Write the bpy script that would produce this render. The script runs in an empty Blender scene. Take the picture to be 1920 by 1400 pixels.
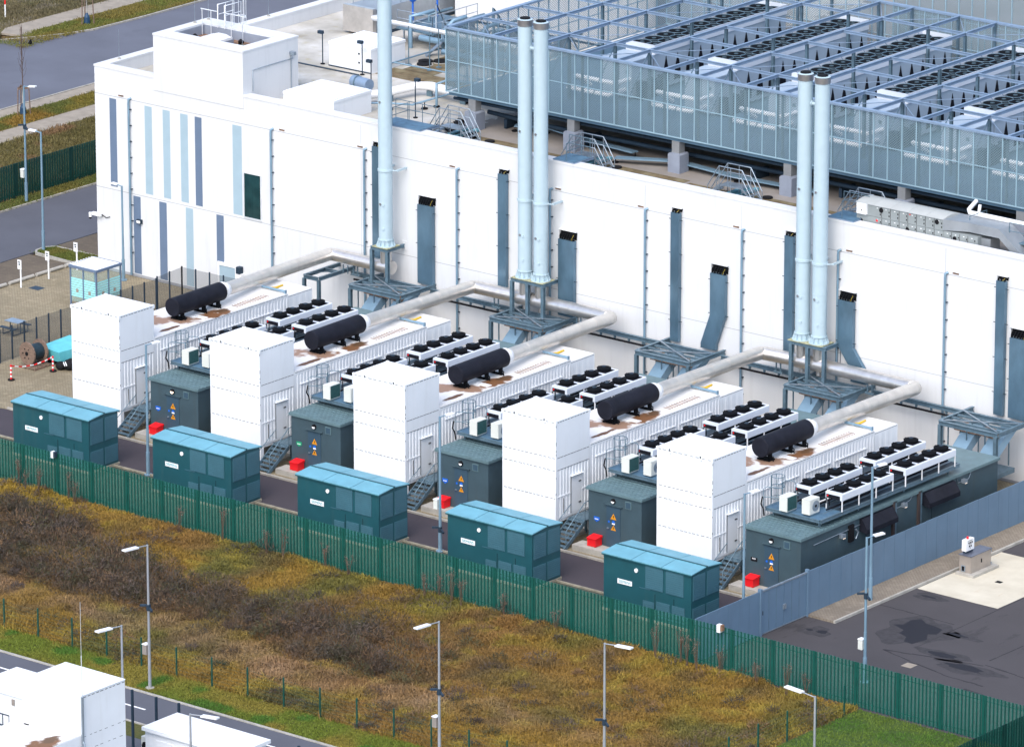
import bpy, math, random
import numpy as np
from mathutils import Vector
random.seed(7); RNG = np.random.default_rng(11)
sc = bpy.context.scene
COL = sc.collection
R = math.radians

# ------------------------------------------------------------------ materials
def nodes_mat(name):
    m = bpy.data.materials.new(name); m.use_nodes = True
    nt = m.node_tree
    return m, nt, nt.nodes['Principled BSDF']

def N(nt, kind, **kw):
    n = nt.nodes.new(kind)
    for k, v in kw.items(): setattr(n, k, v)
    return n

def pos_noise(nt, scale, detail=4, stretch=(1, 1, 1), rough=.55):
    g = N(nt, 'ShaderNodeNewGeometry')
    mp = N(nt, 'ShaderNodeMapping'); mp.inputs['Scale'].default_value = stretch
    nt.links.new(g.outputs['Position'], mp.inputs['Vector'])
    n = N(nt, 'ShaderNodeTexNoise'); n.inputs['Scale'].default_value = scale
    n.inputs['Detail'].default_value = detail; n.inputs['Roughness'].default_value = rough
    nt.links.new(mp.outputs['Vector'], n.inputs['Vector'])
    return n.outputs['Fac']

def ramp(nt, fac, stops, interp='LINEAR'):
    r = N(nt, 'ShaderNodeValToRGB'); r.color_ramp.interpolation = interp
    el = r.color_ramp.elements
    while len(el) < len(stops): el.new(.5)
    for e, (p, c) in zip(el, stops):
        e.position = p; e.color = (*c, 1) if len(c) == 3 else c
    nt.links.new(fac, r.inputs['Fac'])
    return r.outputs['Color']

def mixc(nt, fac, a, b, mode='MIX'):
    m = N(nt, 'ShaderNodeMix', data_type='RGBA', blend_type=mode)
    for s, v in ((0, fac), (6, a), (7, b)):
        if hasattr(v, 'is_linked') or hasattr(v, 'links'): nt.links.new(v, m.inputs[s])
        elif s == 0: m.inputs[0].default_value = v
        else: m.inputs[s].default_value = (*v, 1)
    return m.outputs[2]

def mth(nt, op, a, b=None, c=None):
    m = N(nt, 'ShaderNodeMath', operation=op)
    for i, v in enumerate((a, b, c)):
        if v is None: continue
        if hasattr(v, 'links'): nt.links.new(v, m.inputs[i])
        else: m.inputs[i].default_value = v
    return m.outputs[0]

def mul(c, k): return tuple(min(1, x * k) for x in c)

def mat(name, col, rough=.6, metal=0, var=.1, scale=1.2, stretch=(1, 1, 1), bump=0, bscale=20, dirt=None, dstretch=(3, 3, .25), damt=.5):
    m, nt, b = nodes_mat(name)
    f = pos_noise(nt, scale, 5, stretch)
    c = ramp(nt, f, [(.3, mul(col, 1 - var)), (.7, mul(col, 1 + var))])
    if dirt:
        f2 = pos_noise(nt, .9, 5, dstretch, .65)
        k = ramp(nt, f2, [(.52, (0, 0, 0)), (.78, (damt,) * 3)])
        c = mixc(nt, k, c, dirt)
    nt.links.new(c, b.inputs['Base Color'])
    b.inputs['Roughness'].default_value = rough; b.inputs['Metallic'].default_value = metal
    if bump:
        bp = N(nt, 'ShaderNodeBump'); bp.inputs['Strength'].default_value = bump; bp.inputs['Distance'].default_value = .05
        nt.links.new(pos_noise(nt, bscale, 4), bp.inputs['Height']); nt.links.new(bp.outputs['Normal'], b.inputs['Normal'])
    return m

M = {}
M['wall'] = mat('white_cladding', (.615, .63, .645), .65, var=.03, scale=.4, dirt=(.47, .48, .49), damt=.4)
M['seam'] = mat('panel_joint', (.30, .31, .33), .8)
M['cont'] = mat('white_container_paint', (.74, .77, .80), .55, var=.03, scale=.7, dirt=(.6, .61, .6), damt=.3)
M['dash'] = mat('sealant_grey', (.10, .105, .11), .8)
M['stripe_dark'] = mat('slate_blue_cladding', (.115, .165, .25), .5, var=.05)
M['stripe_pale'] = mat('pale_blue_cladding', (.31, .42, .49), .5, var=.04)
M['steel'] = mat('blue_grey_steel', (.115, .185, .235), .42, .3, var=.2, scale=3, dirt=(.05, .08, .11))
M['steel_dark'] = mat('dark_steel', (.03, .05, .075), .5, .2, var=.2)
M['truss'] = mat('blue_truss_steel', (.20, .28, .39), .4, .15, var=.12, scale=2)
M['galv'] = mat('galvanised_steel', (.30, .36, .42), .38, .6, var=.15, scale=3)
M['pipe_blue'] = mat('blue_grey_downpipe', (.18, .29, .38), .4, .2, var=.1)
M['duct'] = mat('blue_grey_duct', (.10, .18, .25), .3, .45, var=.25, scale=.9, stretch=(1, 1, .5))
M['stack'] = mat('pale_blue_stack', (.40, .515, .575), .45, var=.03, scale=2, dirt=(.34, .43, .47), damt=.4)
M['silver'] = mat('brushed_steel', (.64, .61, .58), .33, .85, var=.12, scale=2)
M['cap'] = mat('stainless_cap', (.42, .41, .43), .35, .9, var=.1)
M['flue'] = mat('polished_cladding', (.66, .635, .60), .38, .8, var=.10, scale=1.5)
M['black'] = mat('black_plastic', (.004, .005, .007), .55, var=.2)
M['silencer'] = mat('charcoal_silencer', (.012, .0135, .021), .6, 0, var=.25, scale=1.4, dirt=(.018, .018, .022))
M['kiosk'] = mat('teal_green_paint', (.010, .070, .088), .45, var=.08, dirt=(.03, .08, .09))
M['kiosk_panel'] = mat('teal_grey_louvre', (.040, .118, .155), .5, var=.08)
M['kiosk_roof'] = mat('teal_roof_skylit', (.13, .33, .41), .5, var=.10, scale=1.2, dirt=(.10, .24, .29), dstretch=(1, 1, 1), damt=.6)  # wall teal lightened: sky-lit brightness of the top put into the colour
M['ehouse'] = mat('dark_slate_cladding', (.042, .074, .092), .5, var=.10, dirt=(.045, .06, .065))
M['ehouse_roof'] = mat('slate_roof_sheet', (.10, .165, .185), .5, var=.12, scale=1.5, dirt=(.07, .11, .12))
M['ehouse_door'] = mat('slate_door', (.036, .072, .105), .45)
M['deck'] = mat('blue_grating', (.075, .155, .235), .55, .1, var=.25, scale=2.5)
M['cooler'] = mat('cool_white_casing', (.62, .67, .74), .45, var=.03)
M['coil'] = mat('coil_dark', (.010, .011, .016), .6, var=.3, scale=6)
M['coil_green'] = mat('coil_green', (.02, .075, .075), .6, var=.2, scale=8)
M['acwhite'] = mat('ivory_casing', (.60, .62, .58), .5, var=.04)
M['red'] = mat('signal_red', (.72, .006, .012), .45, var=.06)
M['white'] = mat('white_paint', (.78, .79, .80), .5, var=.03)
M['yellow'] = mat('yellow_paint', (.62, .40, .02), .5, var=.1)
M['orange'] = mat('hazard_amber', (.62, .25, .01), .5, var=.05)
M['blue'] = mat('sign_blue', (.01, .12, .55), .5, var=.05)
M['cableyellow'] = mat('yellow_cable', (.35, .26, .03), .5)
M['green_sign'] = mat('sign_green', (.01, .30, .14), .5, var=.05)
M['ink'] = mat('black_ink', (.01, .01, .012), .6)
M['fence_green'] = mat('green_palisade_paint', (.001, .066, .052), .45, var=.15, scale=2)
M['fence_dkgreen'] = mat('dark_green_palisade_paint', (.001, .036, .030), .45, var=.2, scale=2)
M['fence_grey'] = mat('blue_grey_sheet', (.105, .175, .255), .5, var=.06, scale=.8, dirt=(.09, .145, .21))
M['concrete'] = mat('concrete', (.36, .345, .31), .85, var=.15, scale=2, bump=.2, dirt=(.22, .2, .15), dstretch=(1, 1, 1))
M['kerb'] = mat('kerb_concrete', (.33, .31, .27), .9, var=.2, scale=3)
M['kerb_dim'] = mat('dirty_kerb', (.24, .22, .17), .9, var=.25, scale=3)
M['roof_hatch'] = mat('rooflight_white', (.70, .70, .70), .3)
M['roof_bits'] = mat('rusty_gravel', (.20, .115, .07), .9, var=.5, scale=3)
M['grey_wall'] = mat('grey_render', (.22, .25, .31), .7)
M['ahu'] = mat('grey_unit_panel', (.25, .28, .285), .45, .1, var=.06)
M['ahu_top'] = mat('grey_unit_roof', (.40, .415, .40), .5, var=.06)
M['ahu_duct'] = mat('galvanised_duct', (.34, .37, .40), .4, .5, var=.12)
M['chiller'] = mat('pale_blue_chiller', (.34, .42, .50), .45, var=.05)
M['chiller_floor'] = mat('platform_blue_floor', (.07, .135, .20), .6, var=.15, scale=.8)
M['insul'] = mat('white_pipe_lagging', (.76, .77, .78), .5, var=.04)
M['lamp_grey'] = mat('lamp_grey', (.34, .36, .39), .4, .3)
M['lamp_white'] = mat('lamp_head_white', (.74, .75, .77), .4)
M['wood'] = mat('weathered_wood', (.17, .115, .085), .85, var=.3, scale=4, stretch=(1, 1, 4))
M['cable'] = mat('dark_cable', (.012, .03, .042), .5, var=.3, scale=10)
M['skip'] = mat('aqua_tarp', (.11, .46, .52), .5, var=.12, scale=2)
M['rubber'] = mat('black_rubber', (.014, .014, .016), .7)
M['bluebag'] = mat('blue_bag', (.01, .045, .10), .5, var=.2)
M['bark'] = mat('thin_bark', (.09, .06, .05), .9)
M['stainless'] = mat('stainless_cabinet', (.36, .32, .285), .42, .4, var=.08, scale=2)
M['stainless_top'] = mat('stainless_top', (.17, .19, .25), .3, .6, var=.12, scale=2)
M['glasspane'] = None
M['rail_white'] = mat('white_rail', (.70, .73, .76), .4, .3)
M['riser_brown'] = mat('dark_brown_riser', (.045, .033, .032), .7)
M['lichen'] = mat('lichen_stain', (.33, .33, .20), .9, var=.4, scale=6)
M['teal_tarp'] = M['skip']

def emit(name, col, s):
    m, nt, b = nodes_mat(name)
    b.inputs['Base Color'].default_value = (*col, 1)
    b.inputs['Emission Color'].default_value = (*col, 1); b.inputs['Emission Strength'].default_value = s
    return m
M['lit'] = emit('lit_lamp', (1, .80, .62), 1.6)
M['lit_green'] = emit('lit_pale', (.95, 1, .75), 1.0)

def window_glass():
    m, nt, b = nodes_mat('dark_window_glass')
    f = pos_noise(nt, .8, 3)
    nt.links.new(ramp(nt, f, [(.35, (.003, .022, .026)), (.7, (.012, .05, .055))]), b.inputs['Base Color'])
    b.inputs['Roughness'].default_value = .06
    return m
M['glass'] = window_glass()

def see_through(name, col, alpha, rough=.5, pattern=None, axis=0, p=.11, q=.085, thr=0):
    """thin panel with holes: mixes a transparent and a diffuse closure"""
    m, nt, b = nodes_mat(name)
    b.inputs['Base Color'].default_value = (*col, 1); b.inputs['Roughness'].default_value = rough
    tr = N(nt, 'ShaderNodeBsdfTransparent'); mx = N(nt, 'ShaderNodeMixShader')
    out = nt.nodes['Material Output']
    nt.links.new(tr.outputs[0], mx.inputs[1]); nt.links.new(b.outputs[0], mx.inputs[2]); nt.links.new(mx.outputs[0], out.inputs['Surface'])
    if pattern:
        g = N(nt, 'ShaderNodeNewGeometry'); s = N(nt, 'ShaderNodeSeparateXYZ'); nt.links.new(g.outputs['Position'], s.inputs[0])
        u = mth(nt, 'SINE', mth(nt, 'MULTIPLY', s.outputs[axis], 2 * math.pi / p))
        v = mth(nt, 'SINE', mth(nt, 'MULTIPLY', s.outputs[2], 2 * math.pi / q))
        h = mth(nt, 'GREATER_THAN', mth(nt, 'MULTIPLY', u, v), thr)
        fac = mth(nt, 'ADD', mth(nt, 'MULTIPLY', h, pattern), alpha)
        nt.links.new(fac, mx.inputs[0])
    else: mx.inputs[0].default_value = alpha
    return m
M['pier'] = mat('pier_concrete', (.20, .21, .22), .8, var=.15)
M['screen_post'] = mat('pale_screen_post', (.25, .37, .44), .5, var=.08)
M['screen'] = see_through('perforated_screen', (.15, .225, .265), .30, .5, .48, 0, .17, .14, -.1)
M['screen_y'] = see_through('perforated_screen_side', (.15, .225, .265), .30, .5, .48, 1, .17, .14, -.1)
M['fence_mesh'] = see_through('green_mesh_infill', (.03, .17, .13), .48)
M['fence_mesh_dark'] = see_through('dark_green_mesh_infill', (.006, .085, .066), .72)
M['weldmesh'] = see_through('fine_grey_weldmesh', (.075, .085, .10), .46)
M['thinmesh'] = see_through('thin_green_mesh', (.02, .06, .05), .10)
M['shelter_glass'] = see_through('shelter_glass', (.35, .62, .60), .28, .1)
M['shelter_band'] = see_through('shelter_band', (.32, .74, .78), .85, .3)
M['grate'] = see_through('open_grating', (.035, .06, .085), .72, .6)

for _k in ('black', 'coil', 'ink', 'rubber'): M[_k].node_tree.nodes['Principled BSDF'].inputs['Roughness'].default_value = .85
for _k in ('black', 'coil', 'silencer', 'ink', 'rubber', 'steel_dark'): M[_k].node_tree.nodes['Principled BSDF'].inputs['Specular IOR Level'].default_value = .12
# ground surfaces -----------------------------------------------------------
def asphalt(name, col, patch, stains=0.0, blue=None):
    m, nt, b = nodes_mat(name)
    f1 = pos_noise(nt, .25, 5); f2 = pos_noise(nt, 14, 2); f3 = pos_noise(nt, .6, 6, (1, .35, 1), .7)
    c = ramp(nt, f1, [(.3, mul(col, .86)), (.7, mul(col, 1.14))])
    c = mixc(nt, ramp(nt, f2, [(.3, (0, 0, 0)), (.75, (.3, .3, .3))]), c, patch)
    c = mixc(nt, ramp(nt, f3, [(.60, (0, 0, 0)), (.66, (stains,) * 3)]), c, mul(col, .45))
    nt.links.new(c, b.inputs['Base Color']); b.inputs['Roughness'].default_value = .85
    bp = N(nt, 'ShaderNodeBump'); bp.inputs['Strength'].default_value = .25; bp.inputs['Distance'].default_value = .02
    nt.links.new(f2, bp.inputs['Height']); nt.links.new(bp.outputs['Normal'], b.inputs['Normal'])
    return m
M['asphalt'] = asphalt('yard_asphalt', (.047, .043, .047), (.075, .068, .068), .6)
M['road'] = asphalt('road_asphalt', (.100, .108, .138), (.125, .128, .15), .16)
M['road_near'] = asphalt('drive_asphalt', (.080, .084, .102), (.10, .10, .125), .2)
M['lane'] = asphalt('lane_asphalt', (.042, .034, .043), (.058, .048, .055), .3)

def paving(name, a, b_, bw=.22, bh=.11, mort=(.10, .08, .055), rot=0, big=None):
    m, nt, b = nodes_mat(name)
    g = N(nt, 'ShaderNodeNewGeometry'); mp = N(nt, 'ShaderNodeMapping'); mp.inputs['Rotation'].default_value = (0, 0, rot)
    nt.links.new(g.outputs['Position'], mp.inputs['Vector'])
    t = N(nt, 'ShaderNodeTexBrick'); nt.links.new(mp.outputs['Vector'], t.inputs['Vector'])
    t.inputs['Scale'].default_value = 1; t.inputs['Brick Width'].default_value = bw; t.inputs['Row Height'].default_value = bh
    t.inputs['Mortar Size'].default_value = .012; t.inputs['Color1'].default_value = (*a, 1); t.inputs['Color2'].default_value = (*b_, 1)
    t.inputs['Mortar'].default_value = (*mort, 1)
    f = pos_noise(nt, .35, 6, rough=.65)
    c = mixc(nt, ramp(nt, f, [(.40, (0, 0, 0)), (.68, (.75,) * 3)]), t.outputs['Color'], mul(a, .62))
    f2 = pos_noise(nt, 2.2, 5)
    c = mixc(nt, ramp(nt, f2, [(.52, (0, 0, 0)), (.75, (.45,) * 3)]), c, mul(b_, 1.35))
    nt.links.new(c, b.inputs['Base Color']); b.inputs['Roughness'].default_value = .9
    return m
M['paving'] = paving('tan_block_paving', (.255, .21, .130), (.295, .25, .165))
M['parking'] = paving('brown_grass_paving', (.115, .088, .064), (.135, .108, .075))
M['pavement'] = paving('grey_tan_pavement', (.22, .185, .145), (.25, .215, .17))
M['path'] = mat('sandy_path', (.27, .235, .19), .95, var=.16, scale=1.5, bump=.2)

def soil(name, stops, scale=.5, fine=9):
    m, nt, b = nodes_mat(name)
    f = pos_noise(nt, scale, 7, rough=.65); f2 = pos_noise(nt, fine, 4)
    c = ramp(nt, f, stops)
    c = mixc(nt, ramp(nt, f2, [(.35, (0, 0, 0)), (.7, (.6,) * 3)]), c, mul(stops[0][1], .55))
    nt.links.new(c, b.inputs['Base Color']); b.inputs['Roughness'].default_value = .95
    bp = N(nt, 'ShaderNodeBump'); bp.inputs['Strength'].default_value = .6; bp.inputs['Distance'].default_value = .15
    nt.links.new(f2, bp.inputs['Height']); nt.links.new(bp.outputs['Normal'], b.inputs['Normal'])
    return m
M['soil'] = soil('rough_grass_soil', [(.3, (.07, .045, .016)), (.5, (.12, .078, .018)), (.7, (.14, .085, .03))])
M['turf'] = soil('mown_turf_soil', [(.3, (.050, .062, .010)), (.55, (.085, .085, .014)), (.75, (.11, .088, .018))], .7)
M['lawn'] = soil('green_lawn_soil', [(.3, (.035, .075, .008)), (.6, (.055, .095, .011)), (.8, (.075, .10, .016))], .6)
M['bank'] = soil('bank_grass_soil', [(.3, (.075, .068, .022)), (.5, (.11, .088, .024)), (.72, (.14, .088, .02))], .45)
M['verge'] = soil('verge_grass_soil', [(.3, (.085, .092, .016)), (.5, (.14, .11, .014)), (.72, (.17, .115, .016))], .5)
M['gravel'] = soil('fence_gravel', [(.3, (.045, .06, .045)), (.5, (.07, .08, .058)), (.7, (.09, .095, .07))], .8, 14)

def blade_mat():
    m, nt, b = nodes_mat('grass_blades')
    a = N(nt, 'ShaderNodeAttribute', attribute_name='Col')
    nt.links.new(a.outputs['Color'], b.inputs['Base Color']); b.inputs['Roughness'].default_value = .8
    return m
M['blade'] = blade_mat()

def container_roof():
    """white roof with rusty stains of their own shape (object space, so they travel with the roof)"""
    m, nt, b = nodes_mat('stained_container_roof')
    tc = N(nt, 'ShaderNodeTexCoord'); s = N(nt, 'ShaderNodeSeparateXYZ'); nt.links.new(tc.outputs['Object'], s.inputs[0])
    oi = N(nt, 'ShaderNodeObjectInfo')
    n = N(nt, 'ShaderNodeTexNoise', noise_dimensions='4D'); n.inputs['Scale'].default_value = 1.6; n.inputs['Detail'].default_value = 5
    nt.links.new(tc.outputs['Object'], n.inputs['Vector']); nt.links.new(mth(nt, 'MULTIPLY', oi.outputs['Random'], 40.), n.inputs['W'])
    nz = mth(nt, 'MULTIPLY_ADD', n.outputs['Fac'], 1.6, -.8)
    def blot(cx, cy, rx, ry, amt=1.0):
        dx = mth(nt, 'DIVIDE', mth(nt, 'SUBTRACT', s.outputs[0], cx), rx); dy = mth(nt, 'DIVIDE', mth(nt, 'SUBTRACT', s.outputs[1], cy), ry)
        d = mth(nt, 'ADD', mth(nt, 'ADD', mth(nt, 'MULTIPLY', dx, dx), mth(nt, 'MULTIPLY', dy, dy)), mth(nt, 'MULTIPLY', nz, 2.2))
        mr = N(nt, 'ShaderNodeMapRange'); mr.inputs['From Min'].default_value = 1.05; mr.inputs['From Max'].default_value = .55; nt.links.new(d, mr.inputs['Value'])
        k = mth(nt, 'MULTIPLY', mr.outputs[0], amt)
        return k
    base = ramp(nt, pos_noise(nt, .8, 6), [(.35, (.70, .70, .69)), (.60, (.68, .67, .65)), (.85, (.54, .49, .42))])
    c = base
    for args, col in (((3.05, 4.7, .20, 1.0), (.13, .07, .042)), ((3.05, 8.3, .6, 1.4), (.17, .075, .028)), ((2.5, 6.4, 1.1, .75), (.27, .165, .11)), ((1.3, 5.4, .9, .9), (.29, .18, .125)), ((2.95, 9.2, .3, .7), (.10, .05, .02))):
        c = mixc(nt, blot(*args), c, col)
    nt.links.new(c, b.inputs['Base Color']); b.inputs['Roughness'].default_value = .6
    return m
M['cont_roof'] = container_roof()

def roof_membrane():
    m, nt, b = nodes_mat('roof_membrane')
    f = pos_noise(nt, .28, 7, rough=.6); f2 = pos_noise(nt, 1.6, 5)
    c = ramp(nt, f, [(.30, (.26, .24, .20)), (.46, (.42, .40, .355)), (.62, (.55, .535, .50))])
    c = mixc(nt, ramp(nt, f2, [(.56, (0, 0, 0)), (.78, (.55,) * 3)]), c, (.34, .29, .13))
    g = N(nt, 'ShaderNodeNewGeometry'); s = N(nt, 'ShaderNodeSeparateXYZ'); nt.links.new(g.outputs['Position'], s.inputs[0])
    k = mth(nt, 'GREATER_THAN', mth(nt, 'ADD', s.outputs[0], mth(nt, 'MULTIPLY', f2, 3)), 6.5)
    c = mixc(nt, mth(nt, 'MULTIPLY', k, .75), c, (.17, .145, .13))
    nt.links.new(c, b.inputs['Base Color']); b.inputs['Roughness'].default_value = .7
    return m
M['roof'] = roof_membrane()

def moss_tiles():
    m, nt, b = nodes_mat('mossy_walkway_tiles')
    g = N(nt, 'ShaderNodeNewGeometry'); t = N(nt, 'ShaderNodeTexBrick'); nt.links.new(g.outputs['Position'], t.inputs['Vector'])
    t.inputs['Scale'].default_value = 1; t.inputs['Brick Width'].default_value = .6; t.inputs['Row Height'].default_value = .5; t.inputs['Mortar Size'].default_value = .02
    t.inputs['Color1'].default_value = (.16, .115, .06, 1); t.inputs['Color2'].default_value = (.115, .085, .04, 1); t.inputs['Mortar'].default_value = (.05, .04, .02, 1)
    c = mixc(nt, ramp(nt, pos_noise(nt, 1.2, 6), [(.45, (0, 0, 0)), (.65, (.8,) * 3)]), t.outputs['Color'], (.22, .19, .11))
    nt.links.new(c, b.inputs['Base Color']); b.inputs['Roughness'].default_value = .9
    return m
M['moss'] = moss_tiles()

def slab_mat():
    m, nt, b = nodes_mat('cream_concrete_pad')
    c = ramp(nt, pos_noise(nt, .5, 6), [(.3, (.44, .40, .31)), (.7, (.58, .54, .44))])
    k = ramp(nt, pos_noise(nt, 1.0, 6, (1.8, .45, 1), .7), [(.60, (0, 0, 0)), (.72, (.55,) * 3)])
    c = mixc(nt, k, c, (.40, .24, .10))
    nt.links.new(c, b.inputs['Base Color']); b.inputs['Roughness'].default_value = .85
    return m
M['pad'] = slab_mat()

# ------------------------------------------------------------------ mesh builder
class MB:
    def __init__(s): s.v, s.f, s.mi, s.sm = [], [], [], []
    def face(s, idx, m=0, sm=False): s.f.append(idx); s.mi.append(m); s.sm.append(sm)
    def add(s, vs, fs, m=0, sm=False):
        o = len(s.v); s.v += [tuple(v) for v in vs]
        for f in fs: s.face([o + i for i in f], m, sm)
    def box(s, x0, y0, z0, x1, y1, z1, m=0):
        if x0 > x1: x0, x1 = x1, x0
        if y0 > y1: y0, y1 = y1, y0
        if z0 > z1: z0, z1 = z1, z0
        s.add([(x0, y0, z0), (x1, y0, z0), (x1, y1, z0), (x0, y1, z0), (x0, y0, z1), (x1, y0, z1), (x1, y1, z1), (x0, y1, z1)],
              [(0, 3, 2, 1), (4, 5, 6, 7), (0, 1, 5, 4), (1, 2, 6, 5), (2, 3, 7, 6), (3, 0, 4, 7)], m); return s
    def quad(s, a, b, c, d, m=0): s.add([a, b, c, d], [(0, 1, 2, 3)], m); return s
    def frame3(s, a, b):
        d = (Vector(b) - Vector(a)).normalized()
        up = Vector((0, 0, 1)) if abs(d.z) < .95 else Vector((0, 1, 0))
        u = d.cross(up).normalized(); return d, u, u.cross(d).normalized()
    def beam(s, a, b, w, h=None, m=0, up=0.0):
        h = h or w; a, b = Vector(a), Vector(b); d, u, v = s.frame3(a, b); a = a + v * up; b = b + v * up
        vs = []
        for p in (a, b):
            for i, j in ((-1, -1), (1, -1), (1, 1), (-1, 1)): vs.append(p + u * i * w / 2 + v * j * h / 2)
        s.add(vs, [(0, 3, 2, 1)[::-1], (4, 5, 6, 7)[::-1], (0, 1, 5, 4)[::-1], (1, 2, 6, 5)[::-1], (2, 3, 7, 6)[::-1], (3, 0, 4, 7)[::-1]], m); return s
    def ibeam(s, a, b, w, h, m=0, t=.025):
        s.beam(a, b, w, t, m, up=h / 2 - t / 2); s.beam(a, b, w, t, m, up=-h / 2 + t / 2); s.beam(a, b, t, h - 2 * t, m); return s
    def cyl(s, a, b, r, n=14, r2=None, m=0, capm=None, caps=True):
        r2 = r if r2 is None else r2; a, b = Vector(a), Vector(b); d, u, v = s.frame3(a, b); o = len(s.v)
        for p, rr in ((a, r), (b, r2)):
            for i in range(n):
                t = 2 * math.pi * i / n; s.v.append(tuple(p + (u * math.cos(t) + v * math.sin(t)) * rr))
        for i in range(n):
            j = (i + 1) % n; s.face([o + j, o + i, o + n + i, o + n + j], m, True)
        if caps:
            cm = m if capm is None else capm
            k = len(s.v); s.v += s.v[o:o + 2 * n]
            s.face([k + i for i in range(n)], cm); s.face([k + n + i for i in range(n)][::-1], cm)
        return s
    def tube(s, pts, r, n=8, m=0):
        P = [Vector(p) for p in pts]; rings = []
        d0 = (P[1] - P[0]).normalized(); up = Vector((0, 0, 1)) if abs(d0.z) < .9 else Vector((0, 1, 0))
        u = d0.cross(up).normalized(); o = len(s.v)
        for i, p in enumerate(P):
            d = ((P[min(i + 1, len(P) - 1)] - P[max(i - 1, 0)])).normalized()
            u = (u - d * u.dot(d)).normalized(); w = d.cross(u)
            k = 1.0
            if 0 < i < len(P) - 1:
                c = (P[i] - P[i - 1]).normalized().dot(d); k = 1 / max(c, .6)
            for j in range(n):
                t = 2 * math.pi * j / n; s.v.append(tuple(p + u * math.cos(t) * r * k + w * math.sin(t) * r))
        for i in range(len(P) - 1):
            for j in range(n):
                q = (j + 1) % n; s.face([o + i * n + j, o + i * n + q, o + (i + 1) * n + q, o + (i + 1) * n + j], m, True)
        k = len(s.v); e = o + (len(P) - 1) * n; s.v += s.v[o:o + n] + s.v[e:e + n]
        s.face([k + j for j in range(n)][::-1], m); s.face([k + n + j for j in range(n)], m); return s
    def prism(s, poly, axis, a, b, m=0):
        """polygon in the two other axes, extruded along axis from a to b"""
        def mk(p, t): q = list(p); q.insert(axis, t); return tuple(q)
        n = len(poly); o = len(s.v); s.v += [mk(p, a) for p in poly] + [mk(p, b) for p in poly]
        s.face([o + i for i in range(n)][::-1], m); s.face([o + n + i for i in range(n)], m)
        for i in range(n):
            j = (i + 1) % n; s.face([o + i, o + j, o + n + j, o + n + i], m)
        return s
    def disc(s, c, nrm, r, n=16, m=0, h=.01):
        c = Vector(c); return s.cyl(c, c + Vector(nrm).normalized() * h, r, n, m=m)
    def sphere(s, c, r, n=10, m=0, sz=1.0):
        o = len(s.v); k = n // 2
        for i in range(k + 1):
            ph = math.pi * i / k
            for j in range(n):
                t = 2 * math.pi * j / n; s.v.append((c[0] + r * math.sin(ph) * math.cos(t), c[1] + r * math.sin(ph) * math.sin(t), c[2] + r * sz * math.cos(ph)))
        for i in range(k):
            for j in range(n):
                q = (j + 1) % n; s.face([o + i * n + j, o + (i + 1) * n + j, o + (i + 1) * n + q, o + i * n + q], m, True)
        return s
        return s
    def corr(s, axis, pos, sgn, a0, a1, z0, z1, pitch=.27, depth=.035, m=0):
        """ribbed sheet standing on a vertical plane; axis = running axis (0 x, 1 y); real folded geometry"""
        n = max(1, int(round((a1 - a0) / pitch))); p = (a1 - a0) / n; prof = []
        for i in range(n):
            b = a0 + i * p; prof += [(b, 0), (b + p * .40, 0), (b + p * .5, -depth), (b + p * .9, -depth)]
        prof.append((a1, 0)); o = len(s.v)
        for t, dd in prof:
            for z in (z0, z1): s.v.append((t, pos + sgn * dd, z) if axis == 0 else (pos + sgn * dd, t, z))
        for i in range(len(prof) - 1):
            q = [o + 2 * i, o + 2 * i + 2, o + 2 * i + 3, o + 2 * i + 1]
            s.face(q if (axis == 0) == (sgn < 0) else q[::-1], m)
        return s
    def dashes(s, axis, pos, sgn, a0, a1, z, m=1, L=.22, gap=.10, h=.03):
        t = a0
        while t < a1:
            e = min(t + L * random.uniform(.6, 1.1), a1)
            if axis == 0: s.box(t, pos, z - h / 2, e, pos + sgn * .006, z + h / 2, m)
            else: s.box(pos, t, z - h / 2, pos + sgn * .006, e, z + h / 2, m)
            t = e + gap * random.uniform(.6, 1.4)
        return s
    def build(s, name, mats, parent=None, origin=None):
        if not isinstance(mats, (list, tuple)): mats = [mats]
        o0 = Vector(parent.location) if parent is not None and origin is None else Vector(origin or (0, 0, 0))
        if parent is not None and parent.parent is not None and origin is None: o0 = ORI[parent.name]
        me = bpy.data.meshes.new(name)
        me.from_pydata([(v[0] - o0.x, v[1] - o0.y, v[2] - o0.z) for v in s.v], [], s.f)
        for mm in mats: me.materials.append(M[mm] if isinstance(mm, str) else mm)
        me.polygons.foreach_set('material_index', s.mi); me.polygons.foreach_set('use_smooth', s.sm); me.update()
        ob = bpy.data.objects.new(name, me); COL.objects.link(ob)
        if parent is not None:
            ob.parent = parent; ORI[ob.name] = o0
        else:
            ob.location = o0; ORI[ob.name] = o0
        return ob
ORI = {}

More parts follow.
